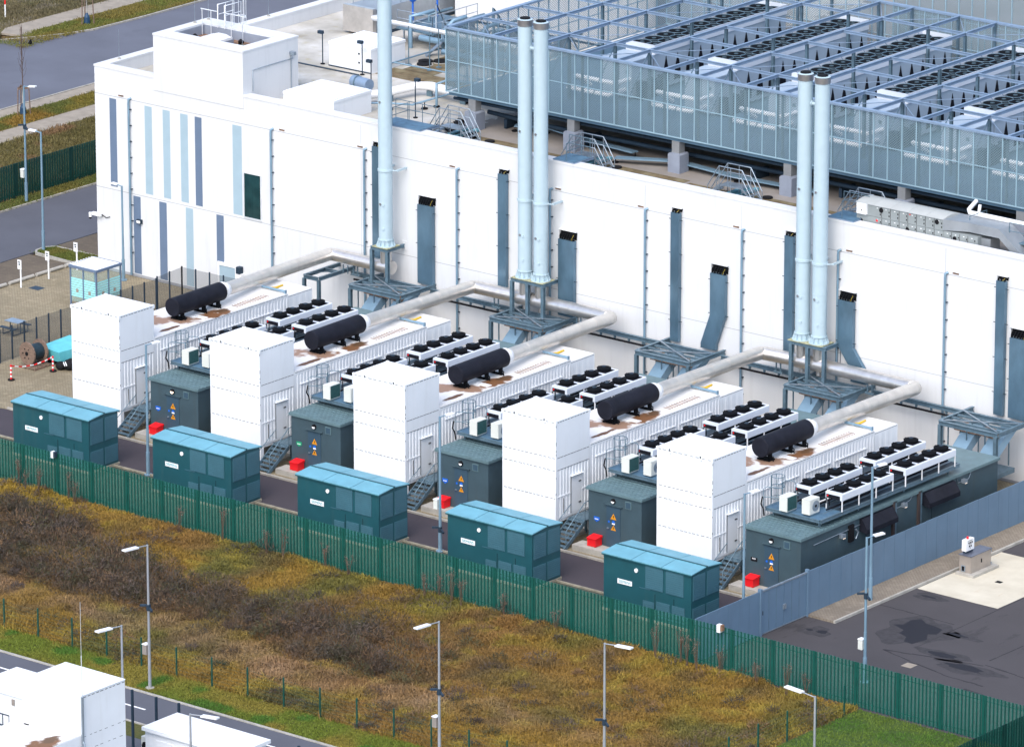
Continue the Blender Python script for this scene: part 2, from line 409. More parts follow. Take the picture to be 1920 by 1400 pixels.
def tag(o, label=None, cat=None, group=None, kind=None):
    if label: o['label'] = label
    if cat: o['category'] = cat
    if group: o['group'] = group
    if kind: o['kind'] = kind
    return o
def thing(name, loc, label, cat, group=None):
    o = bpy.data.objects.new(name, None); o.empty_display_size = .3; COL.objects.link(o); o.location = loc
    return tag(o, label, cat, group)
def struct(name, mb, m): return tag(mb.build(name, m), kind='structure')
def kids(o): return [c for c in o.children]
def copy_tree(o, dx=(0, 0, 0), parent=None, label=None):
    c = o.copy(); COL.objects.link(c)
    if parent is not None: c.parent = parent
    else: c.location = Vector(o.location) + Vector(dx)
    if label: c['label'] = label
    for ch in kids(o): copy_tree(ch, parent=c)
    return c
def text_mesh(txt, size):
    cu = bpy.data.curves.new('lettering', 'FONT'); cu.body = txt; cu.size = size; cu.align_x = 'CENTER'; cu.align_y = 'CENTER'; cu.extrude = .002
    ob = bpy.data.objects.new('lettering', cu); COL.objects.link(ob)
    bpy.context.view_layer.update()
    me = bpy.data.meshes.new_from_object(ob.evaluated_get(bpy.context.evaluated_depsgraph_get()))
    bpy.data.objects.remove(ob); bpy.data.curves.remove(cu); return me
def sheet(poly, z, name, m):
    """flat ground sheet with a skirt going down so it has thickness"""
    mb = MB(); mb.prism(poly, 2, z - .15, z); return struct(name, mb, m)
def rect(x0, y0, x1, y1): return [(x0, y0), (x1, y0), (x1, y1), (x0, y1)]

S = 10.261                                   # spacing of the generator units
ORD = ['leftmost', 'second from left', 'middle', 'second from right', 'rightmost']
FY = 23.41                                   # plane of the long white facade
ROOF = 11.8; PAR = 12.63

exec_parts = []

# =================================================================== GROUND
struct('ground', MB().prism(rect(-400, -300, 500, 600), 2, -1.2, -.16), 'soil')
sheet(rect(-21.2, -.9, 51.45, 23.35), 0, 'paved_yard', 'paving')
lane = [(51.42, -.95), (-4.2, -.95), (-4.9, -1.15), (-9, -2.5), (-30, -2.6), (-30, -7.0), (-9, -6.2), (-4, -4.75), (51.42, -4.75)]
sheet(lane, .004, 'service_lane', 'lane')
sheet(rect(-30, -10.9, 51.42, -4.9), -.004, 'fence_strip', 'gravel')
sheet(rect(-24.9, 15.0 - 25, -21.25, 22.9), .002, 'parking_bays', 'parking')
sheet(rect(-24.9, 25.1, -19.72, 60), .002, 'rear_parking_bays', 'parking')
sheet(rect(-32.7, -30, -25.0, 120), 0, 'access_drive', 'road_near')
sheet(rect(-34.1, -30, -32.75, 120), .06, 'drive_verge', 'verge')
sheet(rect(-44.2, -30, -34.1, 140), .02, 'grass_bank', 'bank')
sheet(rect(-46.3, -30, -44.2, 140), .03, 'footpath', 'path')
sheet(rect(-48.6, -30, -46.3, 140), .06, 'roadside_verge', 'verge')
sheet(rect(-49.95, -30, -48.6, 140), .05, 'roadside_path', 'path')
farkerb = [(-60.1, 140), (-60.15, 80), (-60.1, 72), (-60.3, 67), (-60.9, 64.9), (-61.7, 63.2), (-63.2, 60.7), (-67, 56), (-75, 48), (-120, 30)]
sheet([(-50.1, 140)] + farkerb + [(-120, -30), (-50.1, -30)], .0, 'public_road', 'road')
sheet([(-60.3, 140), (-60.35, 72), (-60.5, 67), (-61.1, 65.0), (-61.9, 63.3), (-62.6, 62.6), (-63.2, 64.5), (-63.2, 140)], .07, 'far_verge', 'verge')
sheet([(-65.3, 140), (-63.2, 140), (-63.2, 64.5), (-62.6, 62.7), (-64.6, 62.3), (-65.3, 63.5)], .06, 'far_footpath', 'path')
sheet([(-200, 140), (-65.3, 140), (-65.3, 63.5), (-64.6, 62.3), (-63.4, 60.8), (-67.1, 56.2), (-75, 48.3), (-200, 30)], .05, 'far_meadow', 'bank')
def strip(name, path, w, z0, z1, m='kerb'):
    mb = MB()
    for a, b in zip(path[:-1], path[1:]):
        d = (Vector(b) - Vector(a)); L = d.length; d.normalize(); n = max(1, int(L / 1.0))
        for i in range(n):
            p = Vector(a) + d * (L * i / n); q = Vector(a) + d * (L * (i + 1) / n - .015)
            mb.beam((p.x, p.y, (z0 + z1) / 2), (q.x, q.y, (z0 + z1) / 2), w, z1 - z0)
    return struct(name, mb, m)
strip('far_kerb', [(p[0] + .06, p[1]) for p in farkerb[:8]], .16, -.1, .11)
strip('near_kerb', [(-50.05, 20), (-50.05, 130)], .14, -.1, .09)
strip('drive_kerb', [(-32.72, 10), (-32.72, 70)], .14, -.1, .10)
strip('lane_kerb', [(51.4, -.88), (-4.2, -.88)], .16, -.1, .10)
strip('fence_kerb', [(51.3, -4.82), (-4, -4.82)], .14, -.1, .07, 'kerb_dim')
# grass island at the left end of the yard
isl = [(-21.5, 23.0), (-23.3, 23.1), (-24.6, 23.2), (-24.95, 23.6), (-25.0, 24.4), (-24.6, 24.95), (-21.4, 25.0), (-19.75, 25.0), (-19.75, 23.1)]
sheet(isl, .08, 'grass_island', 'turf')
strip('island_kerb', isl + isl[:1], .13, -.05, .13, 'concrete')
# right yard
sheet(rect(51.5, -10.6, 120, -1.15), .0, 'gate_yard', 'asphalt')
sheet(rect(53.35, -1.15, 120, 60), .0, 'right_yard', 'asphalt')
sheet(rect(51.5, -1.12, 53.22, 40), .10, 'side_pavement', 'pavement')
strip('side_kerb', [(53.29, -1.15), (53.29, 40)], .12, -.1, .13, 'concrete')
sheet(rect(53.40, 5.9, 58.4, 13.4), .012, 'concrete_pad', 'pad')
struct('pad_drain', MB().box(55.9, 9.2, .012, 56.25, 9.5, .018), 'ink')
pud = [(55.7, .6), (56.1, .9), (56.0, 1.7), (56.35, 2.15), (56.9, 1.75), (57.4, 1.7), (58.1, 1.5), (58.3, .7), (57.9, .5), (58.35, -.2), (58.15, -1.2), (57.6, -1.15), (57.3, -.5), (56.7, -.3), (56.6, .25)]
def puddle_mat():
    m, nt, b = nodes_mat('wet_patch'); b.inputs['Base Color'].default_value = (.015, .016, .022, 1); b.inputs['Roughness'].default_value = .8; b.inputs['Specular IOR Level'].default_value = .3; return m
M['wet'] = puddle_mat()
mb = MB(); mb.prism(pud, 2, -.01, .005)
for cx, cy, r, e in ((54.6, 5.2, .55, .16), (53.6, -2.6, .32, .5), (52.9, -2.7, .2, .5), (59.2, 1.3, .6, .16), (60.3, -1.6, .9, .2), (62.2, -2.5, 1.2, .2)):
    pts = []
    for i in range(14):
        t = 2 * math.pi * i / 14; k = r * random.uniform(.7, 1.2); pts.append((cx + k * math.cos(t), cy + k * math.sin(t) * e * 1.6))
    mb.prism(pts, 2, -.01, .005)
struct('wet_patches', mb, 'wet')
M['damp'] = mat('damp_tarmac', (.034, .032, .036), .9, var=.3, scale=3)
mb = MB()
for cx, cy, rx, ry in ((57.2, .5, 1.9, 2.1), (54.7, 5.2, .95, .5), (59.5, 1.3, 1.1, .35), (60.4, -1.6, 1.6, .6), (62.4, -2.5, 2.0, .7), (53.3, -2.7, .8, .7)):
    ph_ = random.uniform(0, 6); mb.prism([(cx + rx * math.cos(q) * (1 + .16 * math.sin(3 * q + ph_) + .09 * math.sin(7 * q)), cy + ry * math.sin(q) * (1 + .16 * math.sin(3 * q + ph_) + .09 * math.sin(7 * q))) for q in [2 * math.pi * i / 40 for i in range(40)]], 2, -.01, .0025)
struct('damp_patches', mb, 'damp')
M['joint'] = mat('tar_joint', (.023, .021, .025), .9, var=.2)
mb = MB()
def crack(pts, w):
    for a, b in zip(pts[:-1], pts[1:]):
        n = 5
        for i in range(n):
            p, q = Vector((*a, .0)).lerp(Vector((*b, .0)), i / n), Vector((*a, .0)).lerp(Vector((*b, .0)), (i + 1) / n)
            ww = w * random.uniform(.4, 1.3); jx = random.uniform(-.04, .04); mb.beam((p.x, p.y + jx, 0), (q.x, q.y + jx, 0), ww, .012)
crack([(53.4, 2.6), (55.5, 2.65), (58.1, 2.5)], .07); crack([(57.5, -2.8), (60, -2.2), (62.8, -1.6)], .10); crack([(58.6, -1.4), (58.55, 3.4), (58.5, 8.1)], .05); crack([(62.6, -.8), (62.65, 2.0)], .07); crack([(57.6, -2.8), (60, -3.5), (62.4, -4.0), (64.5, -4.1)], .09); crack([(54.2, -6.2), (58.2, -6.6), (63.2, -6.4), (70, -6.0)], .06); crack([(62.8, -1.5), (66.2, -1.9), (70, -2.6)], .12); crack([(64, -5), (67.5, -5.6), (72, -5.2)], .3)
struct('tarmac_joints', mb, 'joint')
struct('manhole_cover', MB().box(59.6, -4.2, .0, 60.2, -3.6, .006), 'path')
struct('yard_manhole', MB().box(-19.9, 17.5, 0, -19.1, 18.15, .006), 'steel_dark')
# foreground: rough strip, mown turf, drive
sheet(rect(-60, -27.95, 61.65, -10.9), -.01, 'rough_grass', 'soil')
sheet(rect(-60, -30.55, 61.65, -27.95), -.006, 'mown_strip', 'turf')
sheet([(61.65, -60), (140, -60), (140, -10.6), (61.65, -10.6)], -.006, 'corner_lawn', 'lawn')
sheet(rect(-60, -34.0, 61.6, -30.68), .0, 'foreground_road', 'road_near')
struct('front_kerb', MB().box(-60, -30.72, -.1, 61.6, -30.56, .05), 'concrete')
struct('rear_kerb', MB().box(-60, -34.12, -.1, 61.6, -34.0, .05), 'concrete')
sheet(rect(-60, -35.6, 61.6, -34.12), -.005, 'planting_strip', 'turf')
sheet(rect(-60, -60, 61.6, -35.6), -.008, 'front_yard', 'road_near')
mb = MB()
for i in range(-6, 14): mb.box(33.6 + i * 4.2 - 1.4, -32.46, .0, 33.6 + i * 4.2 + 1.2, -32.34, .005)
struct('road_markings', mb, 'white')

# =================================================================== BUILDING
BL, BR_, BB = -19.67, 96, 75
bld = thing('industrial_building', (BL, FY, 0), 'long white flat-roofed building with striped end bay and tall blank facade', 'building')
w = MB(); w.box(BL, FY, 0, BR_, BB, ROOF - .02)
for z in (10.87, 5.1): w.box(BL, FY - .004, z - .014, BR_, FY, z + .014, 1)
for x in (-19.67, 1.2, 15.0, 22.0, 28.75, 42.5, 49.3):
    if x > -19: w.box(x - .01, FY - .004, .3, x + .01, FY, 12.3, 1)
w.box(BL - .02, FY - .03, 0, BR_, FY, .16, 1)
w.build('wall', ['wall', 'seam'], bld)
pp = MB(); T = .62
pp.box(BL, FY, ROOF - .02, BR_, FY + T, PAR - .12); pp.box(BL - .03, FY - .03, PAR - .12, BR_, FY + T + .02, PAR)
pp.box(BL, FY + T + .02, ROOF - .02, BL + T, BB, PAR - .12); pp.box(BL - .03, FY + T + .02, PAR - .12, BL + T + .02, BB, PAR)
pp.build('parapet', 'wall', bld)
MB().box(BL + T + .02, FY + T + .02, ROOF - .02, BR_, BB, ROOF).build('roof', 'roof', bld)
# penthouse flush with the facade
ph = MB(); X0, X1, Y0, Y1, ZT = -14.86, -7.8, FY - .035, 28.3, 15.27
ph.box(X0, Y0, ROOF, X1, Y0 + 1.05, ZT - .1); ph.box(X0, 27.2, ROOF, X1, Y1, ZT - .1)
ph.box(X0, Y0 + 1.05, ROOF, X0 + .66, 27.2, ZT - .1); ph.box(X1 - .86, Y0 + 1.05, ROOF, X1, 27.2, ZT - .1)
ph.box(X0 - .03, Y0 - .03, ZT - .1, X1 + .03, Y0 + 1.06, ZT); ph.box(X0 - .03, 27.19, ZT - .1, X1 + .03, Y1 + .03, ZT)
ph.box(X0 - .03, Y0 + 1.06, ZT - .1, X0 + .67, 27.19, ZT); ph.box(X1 - .87, Y0 + 1.06, ZT - .1, X1 + .03, 27.19, ZT)
ph.build('penthouse', 'wall', bld)
pr_ = MB(); pr_.box(X0 + .66, Y0 + 1.05, 14.4, X1 - .86, 27.2, 14.62)
pr_.build('penthouse_roof', 'roof_bits', bld)
lin = MB(); lin.box(X0 + .67, 27.12, 14.62, X1 - .87, 27.19, 15.16); lin.box(X0 + .67, Y0 + 1.06, 14.62, X0 + .74, 27.12, 15.16); lin.box(X1 - .94, Y0 + 1.06, 14.62, X1 - .87, 27.12, 15.16)
lin.build('parapet_lining', 'grey_wall', bld)
cd = MB(); cd.tube([(-7.76, 24.2, 12.7), (-7.76, 24.2, 14.0), (-7.76, 27.8, 14.0)], .025, 6); cd.tube([(-7.74, 27.6, 12.0), (-7.74, 27.6, 14.3)], .03, 6)
cd.box(-7.78, 27.5, 14.25, -7.45, 27.75, 14.45)
cd.build('conduit', 'galv', bld)
for xa, xb, z0, z1, m in ((-18.5, -17.95, 5.3, 10.73, 0), (-15.67, -15.10, 5.3, 10.71, 1), (-14.22, -13.66, 5.3, 10.7, 1), (-12.83, -12.24, 5.3, 10.7, 1), (-11.68, -11.14, 5.27, 10.7, 0), (-8.71, -8.0, 5.27, 10.7, 1),
                          (-16.7, -16.12, .2, 5.0, 0), (-14.62, -14.03, .2, 5.0, 0), (-12.5, -11.92, .2, 5.0, 1), (-10.07, -9.5, .2, 5.0, 0)):
    MB().box(xa, FY - .006, z0, xb, FY, z1).build('cladding_strip', 'stripe_pale' if m else 'stripe_dark', bld)
wi = MB(); wi.box(-7.82, FY - .012, 5.26, -6.55, FY, 7.92); wi.box(-7.22, FY - .018, 5.3, -7.2, FY - .012, 7.88, 0)
wo = wi.build('window', 'glass', bld)
fr = MB()
for a in ((-7.9, 5.18, -7.82, 8.0), (-6.55, 5.18, -6.47, 8.0), (-7.82, 7.92, -6.55, 8.0), (-7.82, 5.18, -6.55, 5.26)): fr.box(a[0], FY - .05, a[1], a[2], FY, a[3])
fr.build('window_frame', 'rail_white', wo)
do = MB(); do.box(-9.85, FY - .03, .05, -8.6, FY, 1.95); dobj = do.build('door', 'stripe_pale', bld)
fr = MB(); fr.box(-10.0, FY - .07, .05, -9.85, FY, 2.15); fr.box(-8.6, FY - .07, .05, -8.45, FY, 2.15); fr.box(-9.85, FY - .07, 1.95, -8.6, FY, 2.15); fr.build('door_frame', 'white', dobj)
MB().box(-8.35, FY - .3, .05, -7.9, FY, 1.75).box(-8.3, FY - .34, 1.75, -8.0, FY - .02, 2.15, 1).build('entrance_pillar', ['white', 'steel_dark'], bld)
dpx = [-16.85, -5.62, 1.53, 8.47, 15.3, 22.1, 28.87, 35.43, 42.57, 49.4]
proto_dp = None
for x in dpx:
    d = MB(); d.tube([(x + .12, FY - .01, 10.98), (x, FY - .12, 10.92), (x, FY - .13, 10.7), (x, FY - .13, .1)], .068, 8)
    z = 10.3
    while z > .5: d.box(x + .06, FY - .14, z - .022, x + .14, FY, z + .022, 1); z -= .98
    d.build('downpipe', ['pipe_blue', 'steel_dark'], bld)
for x in (-17.55, -4.85, 1.14, 8.05, 15.8, 21.7, 28.38, 36.1, 43.18, 49.9):
    MB().box(x - .2, FY - .02, 10.96, x + .2, FY, 11.06).box(x - .2, FY - .05, 11.06, x + .2, FY, 11.09, 1).build('overflow_slot', ['roof_bits', 'wall'], bld)
def duct(x, w_, zt, zb, bend=None, open_h=.5):
    dp = .24; y0 = FY - .3; y1 = y0 + dp
    d = MB()
    if bend is None: d.box(x - w_ / 2, y0, zb, x + w_ / 2, y1, zt); ctr = [(x, zb), (x, zt)]
    else:
        zk, dx, zk2 = bend
        poly = [(x - w_ / 2, zt), (x - w_ / 2, zk), (x - w_ / 2 + dx, zk2), (x - w_ / 2 + dx, zb), (x + w_ / 2 + dx, zb), (x + w_ / 2 + dx, zk2), (x + w_ / 2, zk), (x + w_ / 2, zt)]
        def sl(z):
            if z >= zk: return 0
            if z <= zk2: return dx
            return dx * (zk - z) / (zk - zk2)
        for za, zb_ in ((zk, zt), (zk2, zk), (zb, zk2)):
            a, b = sl(za), sl(zb_)
            vs = [(x - w_ / 2 + a, y0, za), (x + w_ / 2 + a, y0, za), (x + w_ / 2 + b, y0, zb_), (x - w_ / 2 + b, y0, zb_), (x - w_ / 2 + a, y1, za), (x + w_ / 2 + a, y1, za), (x + w_ / 2 + b, y1, zb_), (x - w_ / 2 + b, y1, zb_)]
            d.add(vs, [(0, 1, 2, 3), (5, 4, 7, 6), (1, 5, 6, 2), (4, 0, 3, 7)])
        d.quad((x - w_ / 2, y0, zt), (x + w_ / 2, y0, zt), (x + w_ / 2, y1, zt), (x - w_ / 2, y1, zt))
    z = zt - .4
    while z > zb + .6:
        for sg in (-1, 1):
            if bend is None or z > bend[0]: d.beam((x + sg * w_ / 2, y0 + .1, z), (x + sg * (w_ / 2 + .18), y0 + .1, z), .04, .03, 1)
        z -= 1.95
    d.quad((x - w_ / 2 + .02, y1, zb), (x - w_ / 2 + .02, FY, zb), (x - w_ / 2 + .02, FY, zt), (x - w_ / 2 + .02, y1, zt), 1)
    o = d.build('cable_duct', ['duct', 'steel_dark'], bld)
    op = MB(); op.box(x - w_ / 2 - .02, FY - .01, zt + .02, x + w_ / 2 + .02, FY, zt + open_h)
    n = max(2, int(w_ / .16))
    for i in range(n):
        cx = x - w_ / 2 + .08 + i * (w_ - .16) / (n - 1)
        op.tube([(cx + .1, FY - .012, zt + open_h * .75), (cx + .06, FY - .14, zt + open_h * .7), (cx, FY - .2, zt + open_h * .35), (cx, FY - .18, zt - .1)], .055, 6, 1)
    op.tube([(x + w_ / 2 - .1, FY - .15, zt + open_h * .7), (x + w_ / 2 - .16, FY - .235, zt + open_h * .3), (x + w_ / 2 - .2, FY - .24, zt + .02)], .014, 5, 2)
    op.build('cable_entry', ['ink', 'black', 'cableyellow'], o)
    cv = MB(); cv.box(x - w_ / 2 - .08, FY - .14, zt + .05, x - w_ / 2 - .03, FY, zt + open_h); cv.box(x - w_ / 2 - .08, FY - .16, zt + open_h, x + w_ / 2 + .06, FY, zt + open_h + .04)
    cv.build('entry_hood', 'wall', o)
duct(6.22, 1.12, 8.42, 3.72); duct(16.58, 1.12, 8.2, 3.72)
duct(27.33, 1.03, 8.15, 3.72, (5.72, -.62, 4.0)); duct(36.1, 1.0, 8.22, 3.72, (5.62, .92, 4.4)); duct(47.5, 1.08, 8.2, 3.72)
for x, zt, zb in ((2.56, 11.3, 4.6), (11.92, 11.26, 4.6), (24.32, 11.15, 3.72), (32.2, 11.2, 4.6), (46.3, 11.2, 3.72)): duct(x, .58, zt, zb, None, .24)
wl = MB(); wl.box(-16.35, FY - .2, 3.38, -15.98, FY, 3.62); wl.box(-16.31, FY - .205, 3.42, -16.02, FY - .2, 3.58, 1); wl.build('wall_lamp', ['steel_dark', 'white'], bld)
cm = MB(); cm.box(-19.9, FY - .25, 3.3, -19.2, FY - .06, 3.48); cm.cyl((-20.05, FY - .2, 3.42), (-20.05, FY - .2, 3.15), .1, 10); cm.sphere((-20.05, FY - .2, 3.12), .1, 10, 1); cm.tube([(-19.2, FY - .1, 3.4), (-18.9, FY - .06, 3.25), (-18.6, FY - .05, 3.35)], .025, 6, 1)
cm.build('security_camera', ['white', 'ink'], bld)
cm = MB(); cm.beam((-5.5, FY - .1, 2.2), (-5.1, FY - .4, 2.3), .06, .06); cm.sphere((-5.05, FY - .42, 2.35), .12, 10); cm.build('wall_floodlight', 'ink', bld)

# =================================================================== GENERATOR UNIT (built once at unit 0, copied four times)
def make_container():
    t = thing('generator_container', (0, 0, 0), '', 'container', 'white generator containers in a row')
    W, D, ZB, ZT = 3.6, 2.83, 1.2, 6.6
    a = MB()                                   # intake tower: flat front, ribbed lower side
    a.box(0, 0, ZB, W - .04, D, ZT); a.box(W - .04, 0, 3.93, W, D, ZT - .0)
    a.box(W - .04, 0, ZB, W, .13, 3.93); a.box(W - .04, D - .13, ZB, W, D, 3.93); a.box(W - .04, .13, ZB, W, D - .13, ZB + .13)
    a.corr(1, W, 1, .13, D - .13, ZB + .13, 3.93, .27, .036)
    for z in (4.6, 3.93, 2.4): a.dashes(0, 0, -1, .12, W - .06, z)
    for z in (4.6, 3.93): a.dashes(1, W, 1, .12, D - .06, z, L=.3, gap=.03)
    a.dashes(0, 0, -1, .1, W - .1, ZT - .06, gap=.16, h=.025); a.dashes(1, W, 1, .1, D - .1, ZT - .06, gap=.08, h=.03)
    a.box(W, .13, 2.42, W + .03, 1.2, 2.47); a.box(W, 2.2, 2.42, W + .03, D - .13, 2.47)
    for z in (6.3, 5.3, 4.95, 4.75, 3.5, 2.6): a.box(W + .001, -.012, z, W + .012, .02, z + random.uniform(.06, .2), 1)
    for x in (.8, 2.8): a.box(x, -.05, ZT - .05, x + .05, 0, ZT + .06, 1); a.box(x, -.05, ZT - .16, x + .12, -.005, ZT - .1)
    a.box(W, .62, 1.5, W + .03, .66, 2.3, 1)
    a.build('intake_tower', ['cont', 'dash'], t)
    r = MB(); r.box(-.015, -.015, ZT, W + .015, D + .015, ZT + .03)
    for x in (.03, W - .03):
        for y in (.03, D - .03): r.box(x - .07, y - .07, ZT - .14, x + .07, y + .07, ZT + .05)
    r.build('tower_roof', 'cont', t)
    b = MB(); y0, y1, zr = D, 14.1, 4.70
    b.box(0, y0, ZB, W - .05, y1, zr); b.box(W - .05, y0 + .003, zr - .16, W - .002, y1, zr); b.box(W - .05, y0 + .003, ZB, W - .002, y1, ZB + .15)
    for ya, yb in ((y0 + .02, 5.2), (5.3, 9.6), (9.7, y1 - .06)): b.corr(1, W - .004, 1, ya, yb, ZB + .15, zr - .16, .27, .038)
    for y in (5.25, 9.65, y1 - .03): b.box(W - .05, y - .05, ZB + .15, W - .003, y + .05, zr - .16)
    b.dashes(1, W - .002, 1, y0 + .1, y1, zr - .05, L=.32, gap=.04, h=.025)
    for ya, yb in ((3.3, 5.0), (5.6, 7.4), (8.0, 10.2), (10.6, 13.4)): b.box(W - .004, ya, 3.9, W + .05, yb, 3.95)
    b.build('container_body', ['cont', 'dash'], t)
    e = MB(); e.box(.02, y1, ZB, W - .03, 16.25, 4.56); e.corr(1, W - .01, 1, y1 + .06, 16.2, ZB + .1, 4.4, .55, .012); e.dashes(1, W - .03, 1, y1 + .1, 16.2, 4.52, L=.4, gap=.03, h=.02)
    e.build('end_section', ['cont', 'dash'], t)
    MB().box(.01, y0 + .005, zr, W - .006, y1 - .01, zr + .035).box(.03, y1 + .01, 4.56, W - .04, 16.24, 4.59).build('container_roof', 'cont_roof', t)
    f = MB()
    for y in (.15, 2.6, 6, 9.8, 13.6, 15.9):
        for x in (.15, W - .15): f.box(x - .13, y - .13, 0, x + .13, y + .13, ZB - .16)
    for x in (.15, W - .15): f.box(x - .1, .02, ZB - .16, x + .1, 16.2, ZB)
    for y in (.12, 8, 16.1): f.box(.25, y - .08, ZB - .16, W - .25, y + .08, ZB)
    f.build('support_frame', 'white', t)
    MB().box(-.1, -.1, -.02, W + .25, 16.4, .14).build('plinth', 'concrete', t)
    d = MB(); d.box(W - .03, 1.28, ZB + .13, W + .012, 2.12, 3.28)
    dd = d.build('door', 'cont', t)
    d = MB()
    for za, zb in ((ZB + .13, 3.28),):
        d.box(W - .02, 1.245, za, W + .02, 1.28, zb + .03); d.box(W - .02, 1.28, zb, W + .02, 2.14, zb + .03)
    for z in (1.75, 2.9): d.box(W + .012, 1.9, z, W + .04, 2.1, z + .07)
    d.box(W, 1.2, 3.36, W + .14, 2.2, 3.39, 1)
    d.build('door_seal', ['dash', 'cont'], dd)
    g = MB()                                   # roof details: drip beam at the joint, small gratings, lugs
    g.cyl((1.75, 14.0, 4.86), (3.5, 14.0, 4.86), .07, 10); g.box(3.48, 13.93, 4.6, 3.56, 14.07, 4.95)
    g.build('roof_rail', 'pipe_blue', t)
    g = MB()
    for i in range(13): g.box(2.72, 10.3 + i * .22, 4.735, 3.18, 10.34 + i * .22, 4.76)
    g.build('roof_grating', 'roof_bits', t)
    g = MB()
    for i in range(4): g.box(2.35 + .0, 7.25 + i * .12, 4.736, 3.3, 7.30 + i * .12, 4.77)
    g.build('roof_battens', 'cont', t)
    y = MB(); y.tube([(1.7, 14.4, 4.63), (2.1, 14.8, 4.66), (2.0, 15.5, 4.63)], .06, 6, 0); y.box(2.1, 14.3, 4.6, 2.6, 14.6, 4.68, 1)
    y.build('fuel_hose', ['yellow', 'lichen'], t)
    return t
cont = make_container()
def lab_cont(k): return f'white {ORD[k]} generator container with tall intake tower and rust-stained flat roof'

def make_stair():
    t = thing('access_stair', (4.2, 1.0, 0), '', 'stair', 'steel stairs beside the containers')
    x0, x1 = 3.72, 4.72; s = MB()
    n = 7; yt, yb = 1.05, -.55
    for i in range(n):
        f = (i + .5) / n; y = yt + (yb - yt) * f; z = 1.18 * (1 - f) + .02
        s.box(x0 + .04, y - .13, z - .02, x1 - .04, y + .13, z + .02)
    s.box(x0, yt, 1.14, x1, 2.4, 1.2); s.build('treads', 'steel', t)
    for x in (x0, x1):
        MB().beam((x, yt, 1.12), (x, yb - .1, .02), .05, .2).build('stringer', 'steel', t)
    h = MB()
    h.tube([(x1, 2.4, 2.2), (x1, yt, 2.2), (x1, yb, 1.0), (x1, yb, .1)], .025, 6)
    for y, z in ((2.4, 1.2), (yt, 1.2), (.25, .62)): h.tube([(x1, y, z), (x1, y, z + 1.0)], .022, 6)
    h.tube([(x0, yt + .1, 1.9), (x0, yb, .85), (x0, yb, .05)], .022, 6); h.tube([(x1, 2.4, 1.7), (x1, yt, 1.7), (x1, yb, .55)], .02, 6)
    h.build('handrail', 'steel', t)
    g = MB()
    for x in (x0 + .1, x1 - .1): g.box(x - .05, 2.2, 0, x + .05, 2.3, 1.14); g.box(x - .08, yb - .12, 0, x + .08, yb, .06)
    g.build('leg', 'steel', t)
    return t
stair = make_stair()

def make_redbox():
    t = thing('sand_bin', (5.95, .02, 0), '', 'bin', 'red bins on the plinths')
    x0, x1, y0, y1 = 5.72, 6.28, -.04, .5
    MB().box(x0, y0, .32, x1, y1, .72).build('bin_body', 'red', t)
    MB().prism([(y0 - .03, .72), (y0 - .03, .76), (y1 + .03, .84), (y1 + .03, .72)], 0, x0 - .03, x1 + .03).build('lid', 'red', t)
    return t
redbox = make_redbox()

